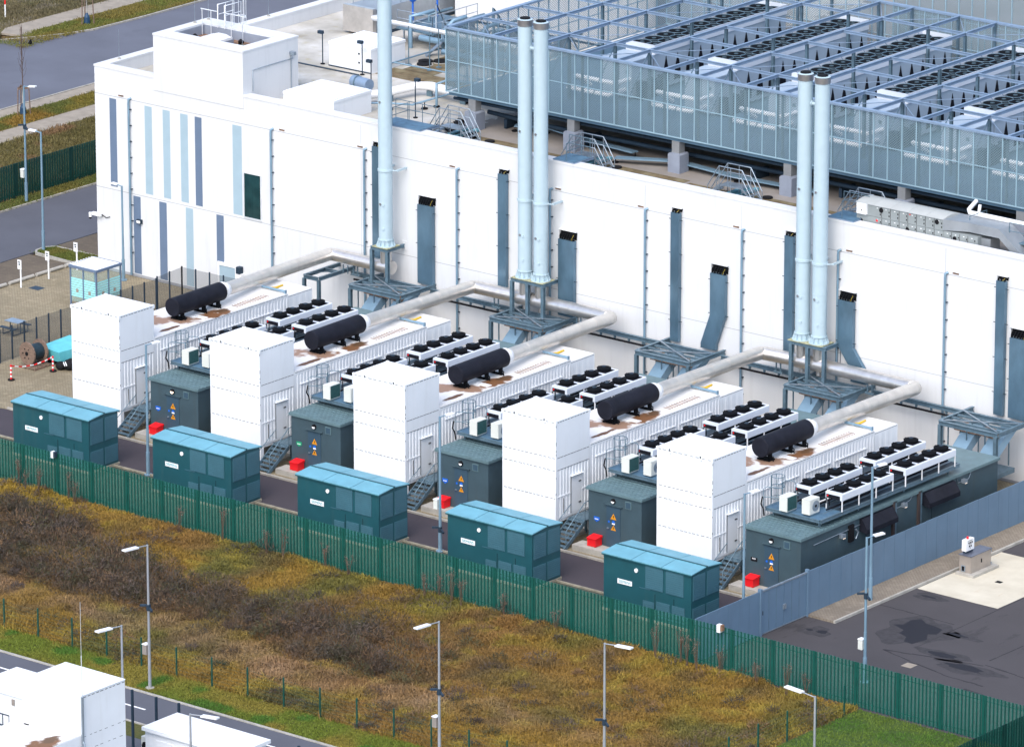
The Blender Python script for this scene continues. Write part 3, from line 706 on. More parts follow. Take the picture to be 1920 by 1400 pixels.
def make_ehouse(hoods):
    t = thing('switchroom', (5.3, .55, 0), '', 'switchroom', None if hoods else 'dark slate switchrooms')
    x0, x1, y0, y1, zb, zt = 5.35, 8.85, .55, 18.0, .3, 3.2
    w = MB(); w.box(x0, y0, zb, x1, y1, zt); w.box(x0 + .6, y0 - .004, 2.86, x1, y0, 2.89, 0)
    for yy in (6.2, 12.0): w.box(x1, yy - .012, zb, x1 + .004, yy + .012, zt, 1)
    w.build('wall', ['ehouse', 'ink'], t)
    r = MB()
    r.box(x0 - .1, y0 - .12, zt, x1 + .1, y1 + .1, zt + .14)
    n = 18
    for i in range(n):
        y = y0 + i * (y1 - y0) / 58; r.box(x0 - .08, y, zt + .14, x1 + .08, y + .07, zt + .175)
    r.build('roof', 'ehouse_roof', t)
    MB().box(4.95, -.35, -.02, 8.95, .55, .3).box(5.2, .55, -.02, 8.95, 18.2, .29).build('plinth', 'concrete', t)
    d = MB(); d.box(6.56, y0 - .03, .32, 7.46, y0, 2.55); dd = d.build('door', 'ehouse_door', t)
    c = MB(); c.box(6.45, y0 - .12, 2.6, 7.6, y0, 2.64); c.build('door_canopy', 'ehouse', dd)
    MB().box(6.62, y0 - .09, 1.3, 6.74, y0 - .03, 1.36).build('handle', 'galv', dd)
    sg = MB()
    for cz, sc_ in ((1.99, .19), (1.38, .17)):
        sg.prism([(7.02 - sc_, cz - sc_ * .7), (7.02 + sc_, cz - sc_ * .7), (7.02, cz + sc_)], 1, y0 - .036, y0 - .03, 0)
        sg.box(7.0, y0 - .04, cz - .05, 7.04, y0 - .036, cz + .07, 3)
    for cx, cz, r_ in ((7.02, 1.70, .1), (6.72, 1.69, .065)): sg.disc((cx, y0 - .03, cz), (0, -1, 0), r_, 12, 1, .006)
    sg.box(6.92, y0 - .037, 1.58, 7.12, y0 - .03, 1.66, 2)
    sg.build('warning_signs', ['orange', 'blue', 'white', 'ink'], dd)
    lm = MB(); lm.cyl((7.0, y0 - .08, 2.85), (7.0, y0, 2.85), .14, 14); lm.build('door_lamp', 'ink', t)
    v = MB(); v.box(7.8, y0 - .05, 2.62, 8.2, y0, 3.02); v.box(7.84, y0 - .056, 2.66, 8.16, y0 - .05, 2.98, 1); v.build('vent', ['ehouse_roof', 'ehouse_door'], t)
    if hoods:
        for ya, yb in ((5.6, 8.35), (11.15, 13.9)):
            h = MB(); h.prism([(x1, 2.45), (x1 + .5, 2.35), (x1 + .5, 2.6), (x1 + .15, 3.1), (x1, 3.1)], 1, ya, yb); h.build('louvre_hood', 'silencer', t)
        for y in (8.5, 10.75): MB().box(x1, y - .08, .3, x1 + .12, y + .08, 3.3).box(x1, y + .12, .3, x1 + .1, y + .26, 3.3, 1).build('riser', ['riser_brown', 'steel'], t)
        for y, z in ((3.9, 2.55), (9.3, 2.85), (14.7, 2.8)):
            l = MB(); l.box(x1 + .05, y - .13, z, x1 + .3, y + .13, z + .2); l.box(x1 + .07, y - .1, z - .012, x1 + .3, y + .1, z, 1); l.build('floodlight', ['galv', 'lit'], t)
        cdt = MB(); cdt.tube([(x1 + .03, 1.6, 2.72), (x1 + .03, 8.3, 2.86), (x1 + .03, 9.1, 2.86), (x1 + .03, 10.0, 3.0), (x1 + .03, 10.3, 3.25), (x1 + .03, 14.2, 3.2), (x1 + .03, 14.3, 2.85), (x1 + .03, 15.3, 2.85), (x1 + .03, 15.5, 3.22), (x1 + .03, 17.9, 3.25)], .022, 6)
        cdt.build('conduit', 'galv', t)
        MB().box(x1, 4.6, 2.1, x1 + .12, 5.0, 3.0).tube([(x1 + .15, 5.1, 2.2), (x1 + .15, 5.3, 2.5), (x1 + .15, 5.1, 2.7)], .04, 6, 1).build('cable_bracket', ['ink', 'galv'], t)
    return t
ehouse = make_ehouse(False)

def make_platform():
    t = thing('service_platform', (7.0, 2.35, 3.37), '', 'platform', 'steel service platforms above the switchrooms')
    x0, x1, y0, y1, z = 5.25, 8.75, 2.35, 14.6, 3.85
    MB().box(x0 + .05, y0 + .05, z - .05, x1 - .05, 4.2, z - .015).build('chequer_floor', 'deck', t)
    MB().box(x0 + .05, 4.2, z - .05, x1 - .05, y1, z - .02).build('grating', 'grate', t)
    f = MB()
    f.ibeam((x1, y0, z - .1), (x1, y1, z - .1), .12, .2); f.ibeam((x0, y0, z - .1), (x0, y1, z - .1), .12, .2)
    f.ibeam((x1 - .55, 3.3, z - .1), (x1 - .55, y1, z - .1), .1, .18)
    for y in (y0, 5.5, 9.0, 9.35, 12.0, y1): f.ibeam((x0 + .06, y, z - .1), (x1 - .06, y, z - .1), .1, .16)
    for y in (y0 + .3, 6, 10, 14): 
        for x in (x0 + .3, x1 - .3): f.box(x - .05, y - .05, 3.37, x + .05, y + .05, z - .2)
    f.build('beams', 'steel', t)
    pz = MB()                                  # pipework and trays under the coolers
    for x, m in ((6.2, 1), (6.5, 0), (7.15, 2), (7.35, 1), (7.55, 0), (8.2, 1)): pz.tube([(x, 3.6, z + .12), (x, 8.6, z + .12), (x, 9.3, z + .12), (x, 14.3, z + .12)], .045, 6, m)
    pz.build('pipework', ['steel_dark', 'coil', 'insul'], t)
    g = MB()                                   # caged ladder with hoops, then the handrail loops
    cx, cy, r_ = 5.72, 2.75, .36
    for hz in (4.35, 4.95, 5.5):
        pts = [(cx + r_ * math.cos(q), cy + r_ * math.sin(q), hz) for q in [math.pi * (i / 10 * 2) for i in range(11)]]; g.tube(pts, .02, 5)
    for i in range(7):
        q = math.pi * (i / 6 * 1.6 - .3); g.tube([(cx + r_ * math.cos(q), cy + r_ * math.sin(q), 4.0), (cx + r_ * math.cos(q), cy + r_ * math.sin(q), 5.5)], .018, 5)
    g.build('ladder_cage', 'steel', t)
    g = MB()
    def loop(pts):
        g.tube(pts, .022, 6)
    loop([(5.3, 2.1, 3.9), (5.3, 2.1, 4.9), (5.45, 2.2, 5.0), (6.2, 2.5, 5.0), (6.25, 2.5, 3.9)]); loop([(5.3, 2.1, 4.45), (6.22, 2.5, 4.5)])
    loop([(5.45, 3.5, 3.9), (5.45, 3.5, 4.9), (5.6, 3.6, 5.02), (5.95, 3.8, 5.02), (6.05, 3.85, 4.9), (6.05, 3.85, 3.9)])
    loop([(6.25, 2.45, 4.5), (6.7, 3.2, 4.55)])
    g.build('handrail', 'steel', t)
    c = MB()
    c.tube([(5.3, 2.0, 4.5), (5.25, 1.95, 4.1), (5.32, 2.05, 3.85), (5.3, 2.15, 3.45)], .04, 6)
    c.build('cable_loop', 'ink', t)
    return t
plat = make_platform()

def make_ac(x, y, fan):
    t = thing('air_conditioner', (x + .3, y + .4, 3.85), '', 'air conditioner', 'air conditioners on the platforms')
    z0, z1 = 3.93, 4.72
    MB().box(x, y, z0, x + .5, y + .85, z1).box(x + .0, y + .1, 3.84, x + .06, y + .75, z0, 1).box(x + .44, y + .1, 3.84, x + .5, y + .75, z0, 1).build('casing', ['acwhite', 'steel'], t)
    if fan:
        g = MB(); g.box(x + .5, y + .03, z0 + .03, x + .512, y + .82, z1 - .03)
        g.build('front_panel', 'acwhite', t)
        g = MB(); g.disc((x + .512, y + .5, (z0 + z1) / 2), (1, 0, 0), .29, 18, 0, .012); g.disc((x + .524, y + .5, (z0 + z1) / 2), (1, 0, 0), .08, 10, 1, .01); g.build('fan_grille', ['galv', 'ink'], t)
    else:
        MB().box(x + .5, y + .04, z0 + .04, x + .512, y + .82, z1 - .04).build('coil_guard', 'coil_green', t)
    return t
ac0 = make_ac(6.3, 2.1, False); ac1 = make_ac(7.5, 2.42, True)

def make_cooler():
    """dry cooler at its own origin: front left top corner; runs 4.5 m along y"""
    t = thing('dry_cooler', (.54, 0, 0), '', 'dry cooler', 'dry coolers above the switchrooms')
    W, L, H, Z = 1.06, 4.5, .36, .95
    c = MB(); zt = Z
    n = 3; Ls = L / n
    for i in range(n):
        a, b = i * Ls + (.004 if i else 0), (i + 1) * Ls - (.004 if i < n - 1 else 0)
        c.box(.03, a, zt - .05, W - .03, b, zt); c.prism([(0, zt - H), (.03, zt - H), (.03, zt), (0, zt - .03)], 1, a, b); c.prism([(W, zt - H), (W - .03, zt - H), (W - .03, zt), (W, zt - .03)], 1, a, b)
    c.box(.03, 0, zt - .14, W - .03, .03, zt - .05); c.box(.03, L - .03, zt - H, W - .03, L, zt - .05); c.box(W - .14, 0, zt - H, W - .03, .03, zt - .14)
    c.build('casing', 'cooler', t)
    MB().box(.05, .06, zt - H + .02, W - .05, L - .05, zt - H + .14).build('coil_block', 'coil', t)
    e = MB(); e.box(.05, .02, zt - H + .0, W - .14, .035, zt - .14); e.disc((.12, .02, zt - .23), (0, -1, 0), .05, 10, 1, .012); e.tube([(.06, -.02, zt - H), (.06, -.02, .3)], .03, 6, 0); e.tube([(.25, -.02, zt - H), (.25, .0, .2)], .03, 6, 0)
    e.build('connection_end', ['coil', 'red'], t)
    for x in (.03, W - .03):
        for y in (.04, Ls, 2 * Ls, L - .04): MB().box(x - .025, y - .025, 0, x + .025, y + .025, zt - H).build('leg', 'white', t)
    for i in range(4):
        y = .62 + i * 1.09; s = MB(); s.box(W / 2 - .43, y - .43, zt, W / 2 + .43, y + .43, zt + .012)
        f = s.build('fan', 'coil', t)
        q = MB(); q.cyl((W / 2, y, zt + .012), (W / 2, y, zt + .17), .37, 20, .40); q.cyl((W / 2, y, zt + .17), (W / 2, y, zt + .23), .36, 20, .20); q.box(W / 2 - .38, y - .02, zt + .17, W / 2 + .38, y + .02, zt + .2)
        q.build('fan_shroud', 'black', f)
        q = MB(); q.cyl((W / 2, y, zt + .23), (W / 2, y, zt + .27), .12, 10); q.box(W / 2 - .02, y - .02, zt + .27, W / 2 + .1, y + .02, zt + .275, 0); q.build('fan_hub', 'steel_dark', f)
    return t
cool = make_cooler()
CSPOT = [('front left', 5.9, 3.92), ('front right', 7.78, 4.08), ('rear left', 5.88, 9.6), ('rear right', 7.88, 9.5)]

def make_silencer():
    t = thing('exhaust_silencer', (2.13, 8, 4.74), '', 'silencer', 'charcoal exhaust silencers')
    zc = 5.52; s = MB(); s.cyl((2.16, 5.95, zc), (2.10, 10.05, zc), .53, 28); s.cyl((2.16, 5.93, zc), (2.16, 5.95, zc), .50, 28, .53); s.build('silencer_body', 'silencer', t)
    for y, wd in ((6.5, .5), (8.3, .22), (9.5, .2)):
        s = MB(); s.box(1.75, y - wd / 2, 4.74, 2.55, y + wd / 2, 4.82); s.box(1.8, y - .1, 4.82, 1.95, y + .1, 5.2); s.box(2.33, y - .1, 4.82, 2.48, y + .1, 5.2)
        s.tube([(2.7, y - .1, 4.76), (2.7, y - .1, 5.0), (2.5, y - .1, 5.05)], .03, 6)
        s.build('saddle', 'black', t)
    return t
sil = make_silencer()

def make_kiosk():
    t = thing('transformer_kiosk', (4.6, -5.6, 0), '', 'kiosk', 'teal transformer kiosks along the lane')
    x0, x1, y0, y1, zt = 1.84, 7.44, -6.74, -4.42, 3.02
    w = MB(); w.box(x0, y0, .12, x1, y1, zt); w.prism([(y0, zt), (y1, zt), ((y0 + y1) / 2, zt + .10)], 0, x0 + .01, x1 - .01)
    w.box(x1 - .55, y0 - .006, 1.3, x1, y0, zt)
    for x in (x0 + 3.3, x0 + 4.5): w.box(x - .01, y0 - .008, .2, x + .01, y0, 1.5, 1)
    w.build('wall', ['kiosk', 'ink'], t)
    ym = (y0 + y1) / 2
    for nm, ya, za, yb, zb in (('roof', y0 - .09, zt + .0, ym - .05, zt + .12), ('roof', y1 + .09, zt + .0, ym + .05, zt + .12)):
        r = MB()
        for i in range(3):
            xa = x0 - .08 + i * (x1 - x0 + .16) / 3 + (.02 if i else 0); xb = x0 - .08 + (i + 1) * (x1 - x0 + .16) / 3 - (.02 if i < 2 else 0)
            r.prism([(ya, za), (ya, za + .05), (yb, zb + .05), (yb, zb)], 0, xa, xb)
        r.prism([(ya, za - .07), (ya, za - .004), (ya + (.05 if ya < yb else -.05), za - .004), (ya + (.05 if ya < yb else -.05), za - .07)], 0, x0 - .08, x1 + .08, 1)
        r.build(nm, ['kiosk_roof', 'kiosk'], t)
    MB().box(x0 - .08, ym - .045, zt + .1, x1 + .1, ym + .045, zt + .205).build('ridge_cap', 'kiosk', t)
    def panel(xa, xb, za, zb, face):
        p = MB(); n = int((zb - za) / .11)
        if face == 0:
            p.box(xa, y0 - .035, za, xb, y0, zb)
            for i in range(n): p.box(xa + .05, y0 - .045, za + .04 + i * .11, xb - .05, y0 - .035, za + .075 + i * .11)
        else:
            p.box(x1, xa, za, x1 + .035, xb, zb)
            for i in range(n): p.box(x1 + .035, xa + .05, za + .04 + i * .11, x1 + .045, xb - .05, za + .075 + i * .11)
        p.build('vent_panel', 'kiosk_panel', t)
    panel(x0 + 2.7, x0 + 3.82, 1.72, 2.92, 0); panel(x0 + 4.0, x0 + 5.12, 1.72, 2.92, 0)
    panel(x0 + 2.55, x0 + 3.25, .3, 1.05, 0); panel(x0 + 3.4, x0 + 4.25, .3, 1.15, 0); panel(x0 + 4.4, x0 + 5.2, .3, 1.15, 0)
    panel(y0 + .12, y0 + 1.1, 1.6, 2.9, 1); panel(y0 + 1.26, y0 + 2.24, 1.6, 2.9, 1); panel(y0 + .1, y0 + 1.1, .25, 1.2, 1); panel(y0 + 1.24, y0 + 2.26, .25, 1.2, 1)
    MB().box(x0 + 2.3, y0 - .02, 1.66, x0 + 3.0, y0, 1.69).build('drip_trim', 'kiosk_panel', t)
    MB().box(x0 - .06, y0 - .06, -.02, x1 + .06, y1 + .06, .12).build('base_slab', 'kerb_dim', t)
    sg = MB(); sg.box(x0 + .9, y0 - .02, 1.61, x0 + 1.83, y0, 1.86); sgo = sg.build('name_plate', 'white', t)
    me = text_mesh('SIEMENS', .205); me.name = 'plate_lettering'; me.materials.append(M['pl_teal'])
    lo = bpy.data.objects.new('lettering', me); COL.objects.link(lo); lo.parent = sgo
    L = Vector(t.location); lo.location = (x0 + 1.365 - L.x, y0 - .023 - L.y, 1.735 - L.z); lo.rotation_euler = (math.pi / 2, 0, 0)
    MB().disc((x0 + 2.1, y0, 2.52), (0, -1, 0), .11, 16, 0, .04).build('bulkhead_lamp', 'white', t)
    return t
M['pl_teal'] = mat('plate_teal_ink', (.01, .30, .34), .5)
kiosk = make_kiosk()
def meter_box(root, k):
    x = root.location.x - 4.6 + 1.84
    mb = MB(); mb.box(x - .16, -6.5, 1.75, x, -6.15, 2.75); mb.box(x - .2, -6.45, 2.0, x - .16, -6.2, 2.25, 1); mb.build('meter_box', ['white', 'ink'], root)

def P3(o, k): return o
signs = ['blue', 'green_sign', 'blue', 'blue', 'ink']
units = []
for k in range(5):
    dx = (k * S, 0, 0)
    L = {}
    L['cont'] = cont if k == 0 else copy_tree(cont, dx)
    L['stair'] = stair if k == 0 else copy_tree(stair, dx)
    L['red'] = redbox if k == 0 else copy_tree(redbox, dx)
    if k < 4: L['eh'] = ehouse if k == 0 else copy_tree(ehouse, dx)
    L['plat'] = plat if k == 0 else copy_tree(plat, dx)
    L['ac0'] = ac0 if k == 0 else copy_tree(ac0, dx)
    L['ac1'] = ac1 if k == 0 else copy_tree(ac1, dx)
    L['sil'] = sil if k == 0 else copy_tree(sil, dx)
    L['kiosk'] = kiosk if k == 0 else copy_tree(kiosk, dx)
    units.append(L)
units[4]['eh'] = make_ehouse(True)
e5 = units[4]['eh']; e5.location.x += 4 * S
tag(e5, group='dark slate switchrooms')
WHERE = ['leftmost', 'second from left', 'middle', 'second from right', 'rightmost']
for k, L in enumerate(units):
    w_ = WHERE[k]
    L['cont']['label'] = lab_cont(k)
    L['stair']['label'] = f'blue grey steel stair rising to the door of the {w_} generator container'
    L['red']['label'] = f'small red bin on the plinth beside the {w_} dark switchroom door'
    L['eh']['label'] = f'{w_} dark slate switchroom with ' + ('black louvre hoods along its open side' if k == 4 else 'ribbed roof and warning signs on its door')
    L['plat']['label'] = f'blue grey steel platform with ladder cage over the {w_} dark switchroom'
    L['ac0']['label'] = f'left ivory air conditioner on the platform beside the {w_} generator container'
    L['ac1']['label'] = f'right ivory air conditioner on the platform beside the {w_} generator container'
    L['sil']['label'] = f'charcoal cylinder silencer lying on the roof of the {w_} generator container'
    L['kiosk']['label'] = f'{w_} teal transformer kiosk with pale blue roof between lane and palisade fence'
    # name plaque: its ground colour differs from unit to unit
    r = L['eh']; x = r.location.x - 5.3
    mb = MB()
    if k == 4: mb.box(x + 5.7, .53, 1.52, x + 6.1, .55, 1.72)
    else: mb.prism([(x + 5.72, 1.78), (x + 5.72, 1.62), (x + 5.9, 1.5), (x + 6.08, 1.62), (x + 6.08, 1.78)], 1, .53, .55)
    for i in range(3): mb.box(x + 5.79 + i * .08, .524, 1.63, x + 5.84 + i * .08, .53, 1.69, 1)
    mb.build('name_plaque', [signs[k], 'white'], r)
    mb = MB(); mb.prism([(x + 7.0 - .11 * math.cos(q), 2.85 - .11 * math.sin(q)) for q in [math.pi * i / 8 for i in range(9)]], 1, .455, .47); mb.build('lamp_lens', 'lit' if k == 0 else 'white', r)
for k in (0, 4): meter_box(units[k]['kiosk'], k)
first = True
for k in range(5):
    for nm, x, y in CSPOT:
        o = cool if first else copy_tree(cool)
        first = False
        o.location = (k * S + x + .54, y, 3.85)
        o['label'] = f'{nm} white dry cooler of four beside the {WHERE[k]} generator container'

# =================================================================== STACKS, FRAMES, FLUES
ST = [(3.94, 22.35), (14.25, 22.35), (15.39, 22.35), (33.77, 22.35), (34.91, 22.35)]
SL = ['lone pale blue chimney stack standing before the left part of the white facade',
      'left pale blue chimney stack of the middle pair', 'right pale blue chimney stack of the middle pair',
      'left pale blue chimney stack of the right-hand pair', 'right pale blue chimney stack of the right-hand pair']
def make_stack():
    t = thing('chimney_stack', (0, 0, 5.72), '', 'chimney', 'pale blue chimney stacks')
    r = .41; s = MB(); s.cyl((0, 0, 5.85), (0, 0, 20.45), r, 32)
    for z in (8.6, 11.9, 15.6, 18.9): s.cyl((0, 0, z), (0, 0, z + .02), r + .006, 32)
    for i, z in enumerate((6.9, 8.35, 8.3, 14.4)): q = R(-70 - 25 * (i % 2)); s.cyl((r * math.cos(q) * .95, r * math.sin(q) * .95, z), (r * math.cos(q) * 1.12, r * math.sin(q) * 1.12, z), .07, 10, m=1 if i in (1, 3) else 0)
    s.build('shaft', ['stack', 'cap'], t)
    c = MB(); c.cyl((0, 0, 20.45), (0, 0, 20.80), r + .03, 32, m=0, capm=1); c.cyl((0, 0, 20.80), (0, 0, 20.84), r + .02, 32, r - .1, m=1, caps=False); c.cyl((0, 0, 20.84), (0, 0, 20.90), r - .12, 24, m=2)
    c.build('cap_ring', ['cap', 'stack', 'ink'], t)
    f = MB(); f.cyl((0, 0, 5.82), (0, 0, 5.87), r + .16, 24); f.cyl((0, 0, 6.18), (0, 0, 6.23), r + .05, 24)
    for i in range(12):
        q = 2 * math.pi * i / 12; ca, sa = math.cos(q), math.sin(q)
        f.add([(ca * r, sa * r, 5.86), (ca * (r + .15), sa * (r + .15), 5.86), (ca * (r + .04), sa * (r + .04), 6.2), (ca * r, sa * r, 6.2)], [(0, 1, 2, 3)])
    f.box(-.58, -.58, 5.78, .58, .58, 5.82, 1); f.build('base_flange', ['stack', 'lichen'], t)
    b = MB(); b.cyl((0, 0, 10.28), (0, 0, 10.40), r + .045, 24); b.beam((r, 0, 10.34), (r + .32, .25, 10.34), .06, .06); b.beam((r + .3, .2, 10.34), (r + .3, 1.05, 10.34), .08, .12); b.beam((-r * .6, r * .6, 10.34), (-r * .6, 1.05, 10.34), .08, .12)
    b.build('wall_bracket', 'stack', t)
    e = MB(); e.cyl((0, 0, 4.55), (0, 0, 5.74), .33, 22); e.cyl((-.5, 0, 4.55), (.5, 0, 4.55), .40, 24); e.cyl((0, 0, 3.95), (0, 0, 4.3), .14, 12)
    e.build('flue_tee', 'silver', t)
    return t
stk = make_stack()
for i, (x, y) in enumerate(ST):
    o = stk if i == 0 else copy_tree(stk)
    o.location = (x, y, 5.72); o['label'] = SL[i]
for i in (1, 3):
    (xa, ya), (xb, yb) = ST[i], ST[i + 1]
    t = thing('stack_tie', (xa + .5, ya, 19.2), f'short pale strut joining the two stacks of the {"middle" if i == 1 else "right-hand"} pair', 'strut', 'stack ties')
    MB().cyl((xa + .40, ya, 19.2), (xb - .40, yb, 19.2), .10, 12).build('tie_bar', 'stack', t)
    MB().cyl((xa + .45, ya, 19.2), (xa + .50, ya, 19.2), .16, 12).build('tie_flange', 'stack', t)
def stack_frame(xa, xb, legs, label):
    t = thing('stack_gantry', ((xa + xb) / 2, 22.3, 3.4), label, 'steel frame', 'stack support frames')
    y0, z = 21.88, 5.68
    b = MB(); b.ibeam((xa - .1, y0, z), (xb + .1, y0, z), .16, .2)
    for x in legs: b.ibeam((x, y0 + .08, z), (x, FY, z), .14, .2)
    b.ibeam((xa, 22.9, z), (xb, 22.9, z), .12, .18); b.build('top_frame', 'steel', t)
    for x in legs: MB().ibeam((x, y0, 3.35), (x, y0, z - .1), .2, .2).build('leg', 'steel', t)
    MB().box(xb - .15, FY - .03, z - .28, xb + .2, FY, z + .28).build('wall_plate', 'wall', t)
stack_frame(3.28, 4.44, (3.28, 4.44), 'blue grey steel frame carrying the lone chimney stack')
stack_frame(13.68, 15.93, (13.68, 14.82, 15.93), 'blue grey steel frame carrying the middle pair of stacks')
stack_frame(33.38, 35.62, (33.38, 34.5, 35.62), 'blue grey steel frame carrying the right-hand pair of stacks')
LFX = [2.95, 13.4, 23.85, 34.15, 44.5]
LFL = ['below the lone stack', 'below the middle pair of stacks', 'between the two stack pairs', 'below the right-hand pair of stacks', 'at the right end of the facade']
for i, x0 in enumerate(LFX):
    x1 = x0 + 3.82; z = 3.68; y0 = 20.2
    t = thing('cable_gantry', (x0 + 1.9, y0, 0), f'blue grey steel table frame with crossed braces {LFL[i]}', 'steel frame', 'cable frames along the facade')
    b = MB(); b.ibeam((x0, y0, z), (x1, y0, z), .18, .24); b.ibeam((x0, 22.45, z), (x1, 22.45, z), .18, .24)
    for x in (x0, x1): b.ibeam((x, y0 + .1, z + .003), (x, FY - .01, z + .003), .16, .24)
    for y in (20.75, 21.3, 21.85): b.beam((x0 + .08, y, z + .02), (x1 - .08, y, z + .02), .09, .12)
    b.build('top_frame', 'steel', t)
    MB().beam((x0 + .1, y0 + .1, z + .13), (x1 - .1, 22.35, z + .13), .08, .03).beam((x1 - .1, y0 + .1, z + .165), (x0 + .1, 22.35, z + .165), .08, .03).build('cross_brace', 'galv', t)
    for x in (x0 + .1, x1 - .1): MB().ibeam((x, y0, 0), (x, y0, z - .12), .2, .2).build('leg', 'steel', t)
    h = MB()
    for j in range(9):
        x = x0 + .35 + j * .4; y = 20.6 + .55 * (j % 3); h.box(x - .03, y - .03, 1.6 + .3 * (j % 2), x + .03, y + .03, z - .1)
    h.build('hanger', 'steel', t)
    c = MB()
    for xa, s_ in ((x0 + .9, -1), (x0 + 2.7, -1)):
        c.add([(xa, 21.2, 3.3), (xa + .9, 21.2, 3.3), (xa + .9, 22.6, 3.6), (xa, 22.6, 3.6), (xa + .2, 18.4, 1.4), (xa + 1.1, 18.4, 1.4), (xa + 1.1, 18.7, 1.2), (xa + .2, 18.7, 1.2)], [(0, 1, 5, 4), (1, 2, 6, 5), (2, 3, 7, 6), (3, 0, 4, 7), (0, 3, 2, 1), (4, 5, 6, 7)])
    c.box(x0 + .2, 20.4, 1.1, x1 - .2, 22.2, 1.35, 1); c.box(x0 + .5, 20.9, 3.2, x1 - .5, 22.0, 3.34, 2)
    c.build('cable_chute', ['pipe_blue', 'steel', 'roof_bits'], t)
# frame carrying the leftmost flue
t = thing('flue_trestle', (.1, 20.2, 0), 'small blue grey steel frame holding up the leftmost flue bend', 'steel frame')
b = MB(); z = 3.68
for x in (-.45, .66): b.ibeam((x, 20.2, z), (x, FY - .01, z), .14, .22)
b.ibeam((-.45, 20.15, z + .003), (.66, 20.15, z + .003), .14, .22); b.ibeam((-.45, 22.0, z - .003), (.66, 22.0, z - .003), .12, .2); b.beam((-.4, 20.3, z + .12), (.6, 21.9, z + .12), .06, .03); b.build('top_frame', 'steel', t)
for x in (-.45, .66): MB().ibeam((x, 20.2, 0), (x, 20.2, z - .11), .18, .18).build('leg', 'steel', t)
b = MB()
for x in (.9, 1.25): b.beam((x, 22.1, z), (x, 22.1, 4.2), .05, .05)
b.beam((.9, 22.1, 3.95), (1.25, 22.1, 3.95), .04, .04); b.build('flue_stool', 'steel', t)
# long runs of beam with black cable conduit along the facade
for i, (xa, xb) in enumerate(((.8, 2.9), (6.8, 13.3), (17.3, 23.75), (27.8, 34.05), (38.1, 44.4))):
    t = thing('cable_beam', ((xa + xb) / 2, 22.9, 3.4), f'horizontal blue grey beam with black cable run, {["left of the lone stack", "left of the middle stack pair", "right of the middle stack pair", "left of the right stack pair", "right of the right stack pair"][i]}', 'beam', 'cable beams along the facade')
    MB().ibeam((xa, 22.9, 3.5), (xb, 22.9, 3.5), .18, .24).build('beam', 'steel', t)
    MB().tube([(xa + .3, 22.8, 3.18), (xb - .2, 22.8, 3.18)], .06, 6).build('cable_run', 'ink', t)
    b = MB(); n = int(xb - xa)
    for j in range(1, n): b.box(xa + j - .03, 22.82, 3.2, xa + j + .03, 22.98, 3.4)
    b.build('bracket', 'steel', t)
ELB = [(-.15, 22.2), (10.6, 22.15), (20.65, 22.15), (31.2, 22.05), (41.7, 22.0)]
TO = [0, 1, 2, 3, 4]
FT = ['to the lone stack', 'to the left stack of the middle pair', 'to the right stack of the middle pair', 'to the left stack of the right-hand pair', 'to the right stack of the right-hand pair']
for k in range(5):
    ex, ey = ELB[k]; ez = 4.62; sx_, sy_ = ST[TO[k]]; x0 = k * S
    t = thing('exhaust_flue', (x0 + 2.1, 10.1, 5.5), f'polished steel exhaust flue running from the {WHERE[k]} silencer to its stack', 'exhaust flue', 'polished exhaust flues')
    A = Vector((x0 + 2.10, 10.06, 5.52)); E = Vector((ex, ey, ez)); B = Vector((sx_ + (.4 if ex > sx_ else -.4), sy_, 4.55))
    d = (E - A).normalized()
    MB().cyl(A, A + d * .28, .49, 26).cyl(A + d * .28, A + d * .62, .49, 26, .38, caps=False).build('reducer', 'insul', t)
    m = MB(); m.cyl(A + d * .5, E - d * .33, .375, 28)
    Ltot = (E - A).length
    for q in (2.4, 4.3, 6.2, 8.1, 10.0):
        if q < Ltot - .5: m.cyl(A + d * q, A + d * (q + .03), .382, 28)
    m.build('sloping_run', 'flue', t)
    d2 = (B - E).normalized()
    b = MB(); b.tube([E - d * .34, E - d * .12 + d2 * .02, E + d2 * .12 - d * .02, E + d2 * .34], .376, 26); b.build('elbow', 'flue', t)
    m = MB(); m.cyl(E + d2 * .33, B, .375, 28); LB = (B - E).length
    for q in (1.2, 3.0, 4.8):
        if q < LB - .3: m.cyl(E + d2 * q, E + d2 * (q + .03), .382, 28)
    m.build('level_run', 'silver', t)
    b = MB(); pm = E + d2 * (LB * .5)
    for o in (-.15, .15): b.beam((pm.x + o, pm.y, 3.65), (pm.x + o, pm.y, pm.z - .3), .06, .06)
    b.beam((pm.x - .3, pm.y, 3.65), (pm.x + .3, pm.y, 3.65), .1, .1); b.build('support_stool', 'steel', t)

# =================================================================== ROOFTOP
def parts_rail(t, pts, h=1.1, m='galv', name='railing'):
    g = MB()
    for z in (h, h * .55): g.tube([(p[0], p[1], p[2] + z) for p in pts], .022, 6)
    for a, b in zip(pts[:-1], pts[1:]):
        n = max(1, int((Vector(b) - Vector(a)).length / 1.0))
        for i in range(n + 1):
            p = Vector(a).lerp(Vector(b), i / n); g.cyl((p.x, p.y, p.z), (p.x, p.y, p.z + h), .022, 6)
    g.build(name, m, t)
